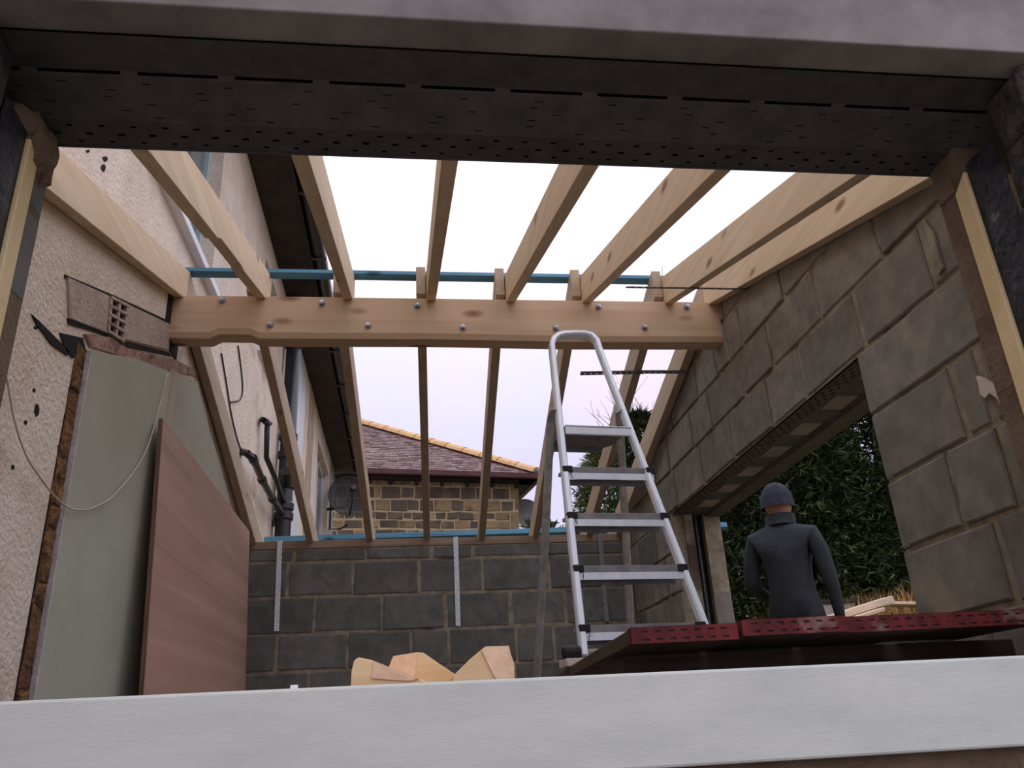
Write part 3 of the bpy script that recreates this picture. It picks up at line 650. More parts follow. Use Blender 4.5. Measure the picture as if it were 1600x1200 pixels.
tag(MB_n.build('nail', M['steel'], org=Vector((1.31, 3.57, zb(3.57) + 0.17))), 'bent nail sticking up from the blue ridge batten', 'nail')

# ================================================================== BOARDS ON THE LEFT WALL
def sheet(name, poly, x0, x1, mat, label, cat, edge=None):
    t = thing(name, label, cat, (x0, poly[0][0], poly[0][1]))
    MB().prism(poly, lambda a, b, w: (w, a, b), x0, x1).build('face_sheet', mat, t)
    return t
zw = lambda y: zb(y) - 0.02
t = sheet('plasterboard_panel', [(2.672, 0.05), (3.565, 0.05), (3.565, 1.578 + H), (3.1, 1.43 + H), (2.672, 1.262 + H)], LW + 0.002, LW + 0.016, M['plaster'], 'pale green plasterboard panel on the house wall beside crumbling brick', 'panel')
MB().box(LW + 0.0, LW + 0.019, 2.662, 2.672, 0.05, 1.25 + H).build('torn_paper_edge', M['paper_edge'], t)
rg = [(3.575, 0.05), (5.55, 0.05), (5.5, zw(5.55) - 0.12)]
yy = 5.35
rnd = random.Random(11)
while yy > 3.95: rg.append((yy, zw(yy) - 0.03 - rnd.uniform(0, 0.05))); yy -= 0.11
rg += [(3.9, 1.69 + H), (3.68, 1.625 + H), (3.575, 1.60 + H)]
sheet('plasterboard_panel', rg, LW + 0.002, LW + 0.014, M['plaster_st'], 'pink-stained plasterboard panel with a ragged edge behind the plywood', 'panel')
pl = thing('plywood_sheet', 'reddish brown plywood sheet leaning against the house wall', 'plywood', (LW + 0.1, 4.6, 0))
g = MB(); sl_ = 0.13
def pf(a, b, w): return (LW + 0.042 + (1.285 + H - b) / (1.285 + H) * sl_ + w, a, b)
g.prism([(3.39, 0.0), (5.47, 0.0), (5.47, 1.285 + H), (3.39, 1.285 + H)], pf, 0.0, 0.018).build('veneer_face', M['ply'], pl)
g = MB(); g.prism([(3.383, 0.0), (3.39, 0.0), (3.39, 1.285 + H), (3.383, 1.285 + H)], pf, 0.001, 0.017).build('ply_edge', M['ply_edge'], pl)

# ================================================================== LADDER
yaw = math.radians(6); U = Vector((math.cos(yaw), math.sin(yaw), 0)); BK = Vector((-math.sin(yaw), math.cos(yaw), 0))
lean = (BK * 0.075 + Z * 0.21).normalized(); LN = U.cross(lean).normalized()     # LN points towards the camera side
P0 = Vector((0.5675, 2.8, 0.311 + H))
lp = lambda a, b: pt_plane(a, b, P0, LN)
lad = thing('step_ladder', 'aluminium platform step ladder with a hooped handrail standing on scaffold boards', 'ladder', (0.8, 3.2, 0.2 + H))
def smooth_path(pts, n=6):
    pts = [Vector(p) for p in pts]; res = []
    for i in range(len(pts) - 1):
        p0 = pts[max(i - 1, 0)]; p1 = pts[i]; p2 = pts[i + 1]; p3 = pts[min(i + 2, len(pts) - 1)]
        for k in range(n):
            t = k / n; res.append(0.5 * ((2 * p1) + (p2 - p0) * t + (2 * p0 - 5 * p1 + 4 * p2 - p3) * t * t + (3 * p1 - p0 - 3 * p2 + p3) * t ** 3))
    res.append(pts[-1]); return res
BL = lp(912, 1026); TL = lp(863, 552); TR = lp(938, 552); BR = lp(1108, 998)
BR = BR + (BR - TR).normalized() * max(0, (BR.z - BL.z) / (-(BR - TR).normalized().z))
hoop = [BL, TL, lp(862, 540), lp(865, 531), lp(872, 525.5), lp(881, 523.5), lp(900, 522.5), lp(914, 523), lp(924, 526), lp(932, 534), TR, BR]
g = MB()
def flat_rail(path, wid, dep, nrm):
    path = [Vector(p) for p in path]; o = len(g.v); n = len(path); K = 8
    sec = [(-1, -.6), (-.6, -1), (.6, -1), (1, -.6), (1, .6), (.6, 1), (-.6, 1), (-1, .6)]
    for i, p in enumerate(path):
        t = (path[min(i + 1, n - 1)] - path[max(i - 1, 0)]).normalized(); s = t.cross(nrm).normalized()
        for a, b in sec: g.v.append(p + s * a * wid / 2 + nrm * b * dep / 2)
    for i in range(n - 1):
        for k in range(K):
            a = o + i * K + k; b = o + i * K + (k + 1) % K; g.f.append([a, b, b + K, a + K]); g.mi.append(0)
    g.f.append([o + k for k in range(K)]); g.mi.append(0); g.f.append([o + (n - 1) * K + k for k in range(K)][::-1]); g.mi.append(0)
flat_rail(hoop, 0.026, 0.042, LN)
fr_o = g.build('front_frame', M['alu'], lad)
# treads
tr_px = [((904, 978), (1095, 974)), ((895, 886), (1067, 884)), ((886, 804), (1040, 804)), ((879, 732), (1017, 734))]
DEP = 0.10
for i, (a, b) in enumerate(tr_px):
    A = lp(*a); B = lp(*b); zt = (A.z + B.z) / 2; A.z = B.z = zt; u = (B - A).normalized(); bk = Vector((-u.y, u.x, 0)); c = (A + B) / 2 - bk * 0.022
    hw = (B - A).length / 2
    tr = MB().obox(c + bk * DEP / 2 - Z * 0.006, u * (hw - 0.004), bk * DEP / 2, Z * 0.006).build('tread', M['alu_tread'], lad)
    MB().obox(c - Z * 0.037 + bk * 0.0, u * (hw - 0.001), bk * 0.002, Z * 0.0125).build('riser_strip', M['alu'], tr)
    MB().obox(c - Z * 0.046 + bk * 0.06, u * (hw - 0.02), bk * 0.003, Z * 0.012).build('rear_flange', M['alu_dull'], tr)
    MB().obox(c - Z * 0.013 + bk * 0.001, u * (hw - 0.03), bk * 0.002, Z * 0.0115).build('front_lip', M['alu_dull'], tr)
    for s in (-1, 1):
        MB().obox(c + u * s * (hw - 0.013) - Z * 0.011 + bk * 0.012, u * 0.019, bk * 0.020, Z * 0.0135).build('end_cap', M['rubber'], tr, bevel=0.003)
        MB().disc(c + u * s * (hw - 0.012) - Z * 0.037 - bk * 0.002, bk, 0.003, 0.004, 8).build('rivet', M['alu_dull'], tr)
    # printed size mark at the left end of the riser
    num = str(i + 2)
    segs = {'2': 'abged', '3': 'abgcd', '4': 'fgbc', '5': 'afgcd'}[num]
    q = MB(); o_ = c - u * (hw - 0.026) - Z * 0.037 - bk * 0.0022
    hh, ww = 0.009, 0.005
    S7 = {'a': ((-1, 2), (1, 2)), 'g': ((-1, 0), (1, 0)), 'd': ((-1, -2), (1, -2)), 'b': ((1, 0), (1, 2)), 'c': ((1, -2), (1, 0)), 'f': ((-1, 0), (-1, 2)), 'e': ((-1, -2), (-1, 0))}
    for s_ in segs:
        (xa, za), (xb_, zb_) = S7[s_]
        q.bar(o_ + u * xa * ww / 2 + Z * za * hh / 2, o_ + u * xb_ * ww / 2 + Z * zb_ * hh / 2, (Z if za == zb_ else u) * 0.0011, bk * 0.0004)
    q.build('step_mark', M['print'], tr)
# platform (seen from below)
A = lp(880, 668); B = lp(982, 670); zt = (A.z + B.z) / 2; A.z = B.z = zt; u = (B - A).normalized(); bk = Vector((-u.y, u.x, 0)); W_ = (B - A).length
pdp = 0.26
poly = [(0.0, 0.0), (W_, 0), (W_ - 0.012, pdp * .8), (W_ - 0.05, pdp), (0.03, pdp), (0.006, pdp * .85)]
pf2 = lambda a, b, w: A + u * a + bk * (b - 0.03) + Z * w
plat = MB().prism(poly, pf2, -0.012, 0.0).build('platform', M['alu_dull'], lad, bevel=0.003)
MB().prism([(0.0, 0.0), (W_, 0), (W_, 0.012), (0, 0.012)], pf2, -0.04, 0.001).build('front_lip', M['alu'], plat, bevel=0.004)
MB().prism([(0.02, pdp - 0.012), (W_ - 0.05, pdp - 0.012), (W_ - 0.05, pdp), (0.02, pdp)], pf2, -0.03, 0.001).build('rear_lip', M['alu_dull'], plat, bevel=0.003)
# rear frame
RP0 = A + bk * 0.12 + Z * 0.05; rl = (BK * 0.46 - Z * 1.0).normalized(); RN = U.cross(rl).normalized()
rp = lambda a, b: pt_plane(a, b, RP0, RN)
g = MB()
rz = 0.186 + H
RL = rp(839, 1056); RR = rp(984, 960)
RL = RL + rl * ((rz - RL.z) / rl.z); RR = RR + (RR - rp(972, 720)).normalized() * 0
dR = (rp(984, 960) - rp(972, 720)).normalized(); RR = RR + dR * ((rz - RR.z) / dR.z)
fwd = -BK
def hook(p, q): return [p + (q - p) * k / 4 + Z * 0.03 * math.sin(math.pi * k / 8) for k in range(1, 5)]
tl_ = rp(860, 660); flat_rail([RL, rp(854, 800), tl_] + hook(tl_, lp(868, 650)), 0.032, 0.02, RN)
g.build('rear_leg', M['alu_tread'], lad); g = MB()
tr_ = rp(969, 668); flat_rail([RR, rp(975, 780), tr_] + hook(tr_, lp(968, 652)), 0.032, 0.02, RN)
g.build('rear_leg', M['alu_tread'], lad)
for px, py, h in ((0, 0, 0.0),):
    for q_, nm in ((RL, 'foot'), (RR, 'foot')):
        MB().obox(q_ + Z * 0.008, U * 0.02, BK * 0.016, Z * 0.01).build(nm, M['rubber'], lad, bevel=0.003)
for s, nm in ((0.35, 'brace'), (0.75, 'brace')):
    a = RL.lerp(rp(861, 655), s); b = RR.lerp(rp(969, 660), s)
# foot bar at the bottom of the front frame
fc = BL + Z * 0.012
MB().tube([BL - U * 0.045 + Z * 0.012, BR + U * 0.045 + Z * 0.012], 0.012, 10).build('foot_bar', M['alu_dull'], lad)
for s, p in ((-1, BL), (1, BR)):
    MB().tube([p + U * s * 0.012 + Z * 0.014, p + U * s * 0.02 + Z * 0.014, p + U * s * 0.062 + Z * 0.014, p + U * s * 0.07 + Z * 0.014], [0.02, 0.022, 0.022, 0.017], 12).build('foot', M['rubber'], lad, smooth=False)
LADZ = BL.z

# ================================================================== SCAFFOLD BOARDS
BT, BTH = 0.183 + H, 0.031
starts = [0.452, 0.684, 0.920, 1.168]
ang = math.radians(3.4); bd = Vector((math.sin(ang), math.cos(ang), 0)); bx = Vector((math.cos(ang), -math.sin(ang), 0))
LBLS = ['scaffold board beside the ladder foot, with a scuffed red perforated end band', 'second scaffold board from the ladder foot, with a dull pinkish red end band',
        'third scaffold board from the ladder foot, with a clean red slotted end band', 'scaffold board tight against the block pier with a red end band']
for i, sx in enumerate(starts):
    wd = 0.222 if i < 3 else 0.225; Lb = 2.35
    dy = [0.0, -0.012, 0.004, 0.03][i]; dz = [0, 0.006, 0.006, 0.01][i]
    o0 = Vector((sx, 1.70 + dy, BT - BTH + dz))
    bd2, bx2 = bd, bx
    b = thing('scaffold_board', LBLS[i], 'scaffold board', o0, 'scaffold boards on the trestles')
    c = o0 + bx2 * wd / 2 + bd2 * (Lb / 2 + 0.004) + Z * BTH / 2
    MB().obox(c, bx2 * wd / 2, bd2 * Lb / 2, Z * BTH / 2).build('plank', M['board'], b, bevel=0.003)
    rows = [(0.0055, 0.0095, 0.0275, 0.013, 0.024), (0.0215, 0.0255, 0.0275, 0.013, 0.021)]
    g = MB().strips(o0 - bd2 * 0.001 - Z * 0.0005, bx2, Z, None, wd, BTH + 0.001, rows)
    g.strips(o0 - bd2 * 0.001 - Z * 0.001, bx2, bd2, None, wd, 0.012, []); g.strips(o0 - bd2 * 0.001 + Z * (BTH + 0.001), bx2, bd2, None, wd, 0.035, [])
    g.strips(o0 - bx2 * 0.001 - bd2 * 0.001, bd2, Z, None, 0.03, BTH, [])
    g.build('end_band', M['red'], b)
# trestles under the boards
def trestle(y, lab):
    t = thing('trestle', lab, 'trestle', (0.9, y, 0)); zt = BT - BTH
    MB().box(0.50, 1.50, y - 0.04, y + 0.04, zt - 0.1, zt + 0.001).build('bearer', M['bearer'], t, bevel=0.003)
    for sx in (0.58, 1.42):
        for sy in (-1, 1):
            MB().bar((sx, y + sy * 0.03, zt - 0.06), (sx, y + sy * 0.28, 0), X * 0.022, Y * 0.04).build('leg', M['bearer'], t)
        MB().box(sx - 0.012, sx + 0.012, y - 0.2, y + 0.2, 0.45, 0.53).build('brace', M['bearer'], t)
trestle(2.02, 'dark timber trestle under the red-banded ends of the scaffold boards')
trestle(3.75, 'dark timber trestle under the far ends of the scaffold boards')
pk = MB(); h0 = BT; h1 = max(LADZ - 0.006, BT + 0.01)
pk.obox(Vector((BL.x - 0.01, BL.y + 0.01, (h0 + h1) / 2)), U * 0.06, BK * 0.045, Z * (h1 - h0) / 2)
tag(pk.build('timber_packer', M['packer'], org=Vector((BL.x, BL.y, h0)), bevel=0.002), 'pale packing piece under the left front ladder foot', 'packer', 'packers under the ladder feet')
tag(MB().obox(Vector((BR.x - 0.01, BR.y + 0.01, (h0 + h1) / 2)), U * 0.06, BK * 0.045, Z * (h1 - h0) / 2).build('timber_packer', M['packer'], org=Vector((BR.x, BR.y, h0)), bevel=0.002), 'pale packing piece under the right front ladder foot', 'packer', 'packers under the ladder feet')

# ================================================================== OFFCUTS BEHIND THE SILL
def offcut(pxs, y, depth, label, endpx=None):
    pts = [pt(a, b, 'y', y) for a, b in pxs]; base = 0.02 + H
    t = thing('timber_offcut', label, 'offcut', (sum(p.x for p in pts) / len(pts), y + depth / 2, base), 'pine offcuts behind the sill')
    poly = [(p.x, max(p.z, base)) for p in pts]
    MB().prism(poly, lambda a, b, w: (a, w, b), y, y + depth).build('wood_body', M['offcut'], t, bevel=0.002)
    if endpx:
        e = [pt(a, b, 'y', y - 0.002) for a, b in endpx]
        MB().prism([(p.x, max(p.z, base)) for p in e], lambda a, b, w: (a, w, b), y - 0.003, y).build('sawn_face', M['endgrain'], t)
    return t
offcut([(546, 1100), (549, 1048), (553, 1032), (560, 1027), (580, 1031), (650, 1058), (680, 1072), (680, 1100)], 1.53, 0.045, 'pale pine offcut with a rounded corner lying lowest behind the sill', [(580, 1060), (584, 1033), (655, 1060), (640, 1064)])
offcut([(606, 1100), (608, 1040), (614, 1025), (652, 1019), (662, 1020), (685, 1036), (712, 1054), (714, 1100)], 1.58, 0.045, 'pine offcut with a rough sawn pink end between two others', [(608, 1062), (609, 1040), (615, 1026), (651, 1020), (648, 1060)])
offcut([(706, 1100), (708, 1056), (732, 1032), (758, 1010), (795, 1009), (798, 1022), (804, 1040), (805, 1100)], 1.53, 0.05, 'tallest pine offcut with a diagonal cut and rough pink face', [(775, 1062), (752, 1016), (760, 1010), (795, 1009), (798, 1022), (803, 1036), (804, 1062)])
cp = pt(460, 1069, 'y', FO + 0.03)
tag(MB().obox(Vector((cp.x, FO + 0.03, SZ1 + 0.003)), X * 0.005, Y * 0.004, Z * 0.003).build('plaster_chip', M['upvc'], org=Vector((cp.x, FO + 0.03, SZ1))), 'tiny white chip lying on the stone sill', 'chip')

# ================================================================== PIPES, CABLES ON THE HOUSE
sp = thing('soil_pipe', 'thick black soil pipe with collars on the house wall', 'pipe', (LW + 0.085, 6.72, 0.9))
px_, py_ = LW + 0.085, 6.72
MB().tube([(px_, py_, 0.9), (px_, py_, 3.68 + H)], 0.063, 16).build('pipe_run', M['pipe'], sp, smooth=True)
for k, z0 in enumerate((1.40, 1.66, 1.74, 1.92, 2.18, 2.34, 3.2)):
    MB().tube([(px_, py_, z0 + H), (px_, py_, z0 + 0.012 + H), (px_, py_, z0 + 0.06 + H), (px_, py_, z0 + 0.072 + H)], [0.066, 0.078, 0.078, 0.066], 16).build('collar', M['pipe'], sp)
for z0 in (1.62, 2.5, 3.3): MB().box(LW, px_, py_ - 0.03, py_ + 0.03, z0 + H, z0 + 0.04 + H).build('bracket', M['pipe'], sp)
MB().tube([(px_, py_, 1.95 + H), (px_ + 0.02, py_ - 0.13, 2.0 + H), (px_ + 0.02, py_ - 0.17, 2.03 + H)], [0.05, 0.05, 0.055], 14).build('branch', M['pipe'], sp)
c1 = [pt(378, 706, 'x', LW + 0.0), pt(386, 708, 'x', LW + 0.07), pt(396, 718, 'x', LW + 0.08), pt(410, 750, 'x', LW + 0.08), pt(426, 780, 'x', LW + 0.08), pt(440, 802, 'x', LW + 0.085)]
wp = thing('waste_pipe', 'black waste pipe slanting from the house wall into the soil pipe', 'pipe', c1[0])
MB().tube(c1, 0.024, 10).build('pipe_run', M['pipe'], wp, smooth=True)
for a, b in ((0.02, 2), (0, 3), (0.5, 4)):
    p = c1[b]; d_ = (c1[min(b + 1, 5)] - c1[b - 1]).normalized(); MB().disc(p, d_, 0.031, 0.06, 12).build('collar', M['pipe'], wp)
c2 = [pt(409, 655, 'x', LW), pt(412, 656, 'x', LW + 0.05), pt(418, 661, 'x', LW + 0.06)]
v0 = c2[-1]; c2 += [Vector((v0.x, v0.y, v0.z - 0.06)), Vector((v0.x, v0.y + 0.05, 1.93 + H)), Vector((px_, py_ - 0.5, 1.86 + H)), Vector((px_, py_ - 0.05, 1.80 + H))]
op = thing('overflow_pipe', 'thin black overflow pipe with an elbow above the waste pipe', 'pipe', c2[0])
MB().tube(c2, 0.02, 10).build('pipe_run', M['pipe'], op, smooth=True)
MB().disc(c2[2], Vector((1, 0.2, -1)), 0.026, 0.05, 10).build('elbow', M['pipe'], op)
def cable(pxs, x, rad, mat, label):
    p = smooth_path([pt(a, b, 'x', x if not isinstance(x, list) else x[i]) for i, (a, b) in enumerate(pxs)], 8)
    tag(MB().tube(p, rad, 6).build('cable', mat, org=p[0], smooth=True), label, 'cable')
cable([(6, 575), (12, 600), (22, 655), (40, 710), (62, 745), (85, 775), (105, 792), (125, 797), (148, 792), (180, 772), (220, 720), (240, 670), (262, 583)], LW + 0.03, 0.0028, M['wire'], 'thin pale cable drooping across the render and plasterboard')
cable([(372, 540), (376, 570), (379, 600), (378, 618), (373, 626), (360, 628)], LW + 0.006, 0.005, M['wire_dark'], 'thin dark cable loop on the house wall above the waste pipe')
cable([(346, 552), (354, 600), (362, 650), (372, 690), (378, 704)], LW + 0.006, 0.005, M['wire_dark'], 'dark cable running down the render to the waste pipe elbow')

# eaves of the house
hr = thing('house_eaves', 'dark stained eaves and black gutter along the top of the house', 'eaves', (LW, 6, 3.7 + H))
MB().box(LW - 0.02, -0.80, 1.0, HE + 0.15, 3.70 + H, 3.73 + H).build('soffit', M['eave'], hr)
MB().box(-0.815, -0.79, 1.0, HE + 0.15, 3.69 + H, 3.90 + H).build('fascia', M['eave'], hr)
g = MB(); n = 7; vs = []; fs = []
for yv in (1.0, HE + 0.2):
    for rr_ in (0.058, 0.054):
        for k in range(n): a = math.pi + math.pi * k / (n - 1); vs.append((-0.732 + rr_ * math.cos(a), yv, 3.76 + H + rr_ * 1.05 * math.sin(a)))
for k in range(n - 1):
    fs += [(k, k + 1, 2 * n + k + 1, 2 * n + k), (n + k, n + k + 1, 3 * n + k + 1, 3 * n + k)]
fs += [(0, n, 3 * n, 2 * n), (n - 1, 2 * n - 1, 4 * n - 1, 3 * n - 1)]
gut = g.add(vs, fs).build('gutter', M['gutter'], hr, smooth=True)
for k in range(12): MB().box(-0.795, -0.67, 1.5 + k * 0.9, 1.53 + k * 0.9, 3.69 + H, 3.705 + H).build('gutter_bracket', M['gutter'], gut)
MB().add([(-0.72, 1.0, 3.86 + H), (-0.72, HE + 0.2, 3.86 + H), (-3.6, HE + 0.2, 5.3 + H), (-3.6, 1.0, 5.3 + H), (-0.72, 1.0, 3.90 + H), (-0.72, HE + 0.2, 3.90 + H), (-3.6, HE + 0.2, 5.34 + H), (-3.6, 1.0, 5.34 + H)],
         [(0, 1, 2, 3), (4, 5, 6, 7), (0, 1, 5, 4), (3, 2, 6, 7), (1, 2, 6, 5), (0, 3, 7, 4)]).build('roof_light_block', M['rooftile'], hr)  # unseen roof slab, added to block light above the eaves
MB().box(LW - 2.5, LW - 0.02, HE - 0.3, HE - 0.01, 0, 3.72 + H).build('end_wall', M['reveal'], wl)

# mesh satellite dish on the end of the house
def dish(name, c, nrm, rx, rz, mat, matarm, label, feed):
    c = Vector(c); nrm = Vector(nrm).normalized(); s = nrm.cross(Z).normalized(); up = s.cross(nrm)
    t = thing(name, label, 'satellite dish', c - nrm * 0.15)
    g = MB(); vs = [c - nrm * 0.09]; fs = []; n = 28
    for j in range(1, 5):
        q_ = j / 4
        for k in range(n):
            a = 2 * math.pi * k / n; vs.append(c + s * rx * q_ * math.cos(a) + up * rz * q_ * math.sin(a) - nrm * 0.09 * (1 - q_ * q_))
    for k in range(n): fs.append((0, 1 + k, 1 + (k + 1) % n))
    for j in range(3):
        for k in range(n): a = 1 + j * n + k; b = 1 + j * n + (k + 1) % n; fs.append((a, b, b + n, a + n))
    g.add(vs, fs).build('reflector', mat, t, smooth=True)
    g = MB(); g.tube([c + s * rx * math.cos(2 * math.pi * k / n) + up * rz * math.sin(2 * math.pi * k / n) for k in range(n + 1)], 0.008, 6, cap=False).build('rim', matarm, t)
    g = MB(); g.tube([c - up * rz * 0.95, c - up * rz * 0.7 + nrm * feed * 0.6, c - up * rz * 0.05 + nrm * feed], 0.012, 6).build('feed_arm', matarm, t)
    e_ = c - up * rz * 0.05 + nrm * feed; MB().disc(e_, nrm, 0.035, 0.1, 10).build('receiver', matarm, t)
    MB().tube([c - nrm * 0.09, c - nrm * 0.2], 0.02, 8).build('mount', matarm, t)
    return t
dc = pt(546, 775, 'y', 10.9)
t = dish('satellite_dish', (dc.x, 10.9, dc.z), (0.25, -1, 0.2), 0.28, 0.285, M['meshdish'], M['pipe'], 'black see-through mesh satellite dish beside the house eaves', 0.25)
MB().tube([Vector((dc.x, 11.05, dc.z)), Vector((dc.x - 0.05, 11.1, dc.z - 0.1)), Vector((LW, 11.12, dc.z - 0.12))], 0.02, 8).build('wall_arm', M['pipe'], t)
MB().tube([Vector((LW + 0.05, 11.1, dc.z + 0.2)), Vector((LW + 0.05, 11.1, dc.z - 0.4)), Vector((LW + 0.2, 11.0, dc.z - 0.42)), Vector((dc.x, 10.9, dc.z - 0.38))], 0.012, 8).build('strut', M['pipe'], t)

# ================================================================== NEIGHBOUR HOUSE
na = math.radians(8.5); nu = Vector((math.cos(na), math.sin(na), 0)); nv = Vector((-math.sin(na), math.cos(na), 0))
C = pt(810, 790, 'y', 14.2); C.z = 0
def npx(a, b):
    q_ = pt_plane(a, b, C, nv); return ((q_ - C).dot(nu), q_.z)
fnb = lambda a, b, w: C + nu * a - nv * w + Z * b
nh = thing('stone_house', 'stone house with a hipped dark tile roof behind the rear wall', 'house', C)
wz = Ez_ = npx(810, 741)[1]
core = MB().prism([(-4.5, 0.5), (-0.0, 0.5), (-0.0, wz + 0.05), (-4.5, wz + 0.05)], fnb, -4.0, -0.012)
nwall = core.build('wall', M['stone_m'], nh)
rowsN = [((462, 525, 478, 541), [-120, -20, 90, 200, 300, 380, 470, 630, 735, 825, 925, 1035, 1130, 1230, 1312]),
         ((530, 614, 545, 624), [-110, 0, 110, 190, 300, 380, 425, 560, 660, 735, 862, 977, 1080, 1194, 1314]),
         ((620, 702, 630, 708), [-90, 30, 120, 190, 290, 385, 488, 607, 690, 790, 912, 1002, 1125, 1255, 1350]),
         ((708, 758, 714, 768), [-60, 40, 105, 170, 240, 300, 383, 465, 575, 638, 718, 800, 880, 962, 1068, 1145, 1220, 1322]),
         ((765, 824, 772, 828), [-70, 20, 95, 165, 297, 412, 548, 662, 750, 840, 935, 1037, 1135, 1252, 1322]),
         ((832, 880, 834, 884), [-80, 10, 60, 121, 236, 385, 502, 602, 697, 780, 865, 950, 1050, 1150, 1240, 1322]),
         ((887, 950, 888, 950), [-70, 30, 130, 250, 330, 450, 560, 660, 760, 850, 970, 1060, 1180, 1322])]
zx = lambda x, y: (500 + x / 4.444, 640 + y / 4.444)
rnd = random.Random(5)
for ri, ((ya, yb, yc, yd), xs) in enumerate(rowsN):
    for a, b in zip(xs[:-1], xs[1:]):
        def yy_(x, l, r_): return l + (r_ - l) * (x - 380) / 930
        g_ = 3.5
        poly = [npx(*zx(a + g_, yy_(a, yb, yd) - 3)), npx(*zx(b - g_, yy_(b, yb, yd) - 3)), npx(*zx(b - g_, yy_(b, ya, yc) + 3)), npx(*zx(a + g_, yy_(a, ya, yc) + 3))]
        dark = rnd.random() < (0.1 if ri == 0 else 0.88 if ri in (1, 2) else 0.7 if ri in (3, 5) else 0.5)
        piece('stone', poly, fnb, 0.05, nwall, M['stone_b'] if dark else M['stone_a'], ch=0.012, jit=0.01, proud=0.01)
for (x0_, x1_, y0_, y1_) in ((1322, 1380, 505, 620), (1352, 1380, 612, 700), (1322, 1382, 705, 835), (1330, 1382, 840, 950)):
    piece('quoin', [npx(*zx(x0_ + 3, y1_ - 3)), npx(*zx(x1_, y1_ - 3)), npx(*zx(x1_, y0_ + 3)), npx(*zx(x0_ + 3, y0_ + 3))], fnb, 0.05, nwall, M['stone_a'], ch=0.015, jit=0.006)
# roof
pit = math.radians(33); ov = 0.32
Ez = pt(833, 741, 'y', (C + nu * ov - nv * ov).y).z
Ec = C + nu * ov - nv * ov; Ec.z = Ez
def roofp(u, s): return Ec + nu * u + nv * s + Z * (s * math.tan(pit))     # u <= 0, s back from eave
rt = MB(); Lr = 5.2; depth = 3.4
rt.add([roofp(0, 0), roofp(-Lr, 0), roofp(-Lr, depth), roofp(-depth, depth), Ec + nv * 6, Ec + nu * -depth + nv * 6 + Z * depth * math.tan(pit)], [(0, 1, 2, 3), (0, 3, 5, 4)])
ro = rt.build('roof', M['rooftile'], nh)
tl = MB(); nrow = 34; rh = depth / nrow; tn = (Z - nv * math.tan(pit)).normalized(); rnd = random.Random(8)
for k in range(nrow):
    s0 = k * rh; u = -s0 - 0.02; off = rnd.uniform(0, 0.1)
    u -= off
    while u > -Lr:
        w_ = 0.165; lift = 0.016 + rnd.uniform(-0.004, 0.006)
        tl.cur = 0 if rnd.random() < 0.35 else 1
        a, b = roofp(u, s0), roofp(u - w_ * 0.95, s0); c_, d_ = roofp(u - w_ * 0.95, s0 + rh * 1.15), roofp(u, s0 + rh * 1.15)
        tl.add([a + tn * lift, b + tn * lift, c_ + tn * 0.004, d_ + tn * 0.004, a, b], [(0, 1, 2, 3), (0, 4, 5, 1)])
        u -= w_
to = tl.build('roof_tiles', [M['rooftile'], M['rooftile_l']], ro); tag(to, 'rows of small dark purple-brown roof tiles', kind='stuff')
hd = (-nu + nv).normalized(); hz = math.tan(pit) / math.sqrt(2)
hdir = (hd + Z * hz).normalized(); hs = hd.cross(Z).normalized(); hn = hs.cross(hdir).normalized()
if hn.z < 0: hn = -hn
hl = (Vector((hd.x, hd.y, hz)).length)
for k in range(13):
    a = Ec + hdir * (0.06 + k * 0.41); b = a + hdir * 0.40; g = MB(); vs = []
    for p_, q_ in ((a, 1.0), (b, 0.93)):
        for j in range(7): an = math.pi * j / 6; vs.append(p_ + hs * 0.14 * q_ * math.cos(an) + hn * (0.115 * q_ * math.sin(an) + 0.0))
    fs = [(j, j + 1, j + 8, j + 7) for j in range(6)] + [list(range(7))]
    g.add(vs, fs).build('hip_tile', M['hip'], ro, smooth=False)
MB().ball(Ec + Z * 0.04 + hd * 0.02, 0.07, 0.07, 0.07, 10, 6).build('hip_end', M['dish'], ro)
for nm, mt_, d0, d1, z0, z1 in (('gutter', 'maroon', -0.06, 0.05, -0.085, 0.0), ('fascia', 'eave', 0.05, 0.07, -0.10, -0.02), ('soffit', 'eave', 0.05, ov + 0.02, -0.10, -0.08)):
    g = MB(); rnd_ = 0
    a0 = Ec + nv * d0; P = lambda u, s, z_: Ec + nu * u + nv * s + Z * z_
    g.add([P(-Lr, d0, z0), P(-d0 * 0, d0, z0), P(0, d1, z0), P(-Lr, d1, z0), P(-Lr, d0, z1), P(0, d0, z1), P(0, d1, z1), P(-Lr, d1, z1)], [(0, 1, 2, 3), (4, 5, 6, 7), (0, 1, 5, 4), (3, 2, 6, 7), (1, 2, 6, 5), (0, 3, 7, 4)])
    g.add([P(-d1, d0, z0), P(-d0, d0, z0), P(-d0, 5, z0), P(-d1, 5, z0), P(-d1, d0, z1), P(-d0, d0, z1), P(-d0, 5, z1), P(-d1, 5, z1)], [(0, 1, 2, 3), (4, 5, 6, 7), (0, 1, 5, 4), (3, 2, 6, 7), (1, 2, 6, 5), (0, 3, 7, 4)])
    g.build(nm, M[mt_], nh)
for k in range(18):
    u = -0.35 - k * 0.45; 
    if u > -Lr: MB().obox(Ec + nu * u + nv * 0.27 - Z * 0.13, nu * 0.025, nv * 0.05, Z * 0.045).build('rafter_end', M['eave'], nh)
d2 = pt(826, 803, 'y', 14.6)
t = dish('satellite_dish', d2, (0.35, -1, 0.25), 0.30, 0.30, M['dish'], M['galv_dull'], 'grey solid satellite dish at the corner of the stone house', 0.28)
MB().tube([d2 + Vector((0, 0.2, 0)), d2 + Vector((-0.15, 0.3, -0.1)), Vector((C.x + nu.x * 0 - 0.02, 14.55, d2.z - 0.2))], 0.02, 8).build('wall_arm', M['galv_dull'], t)

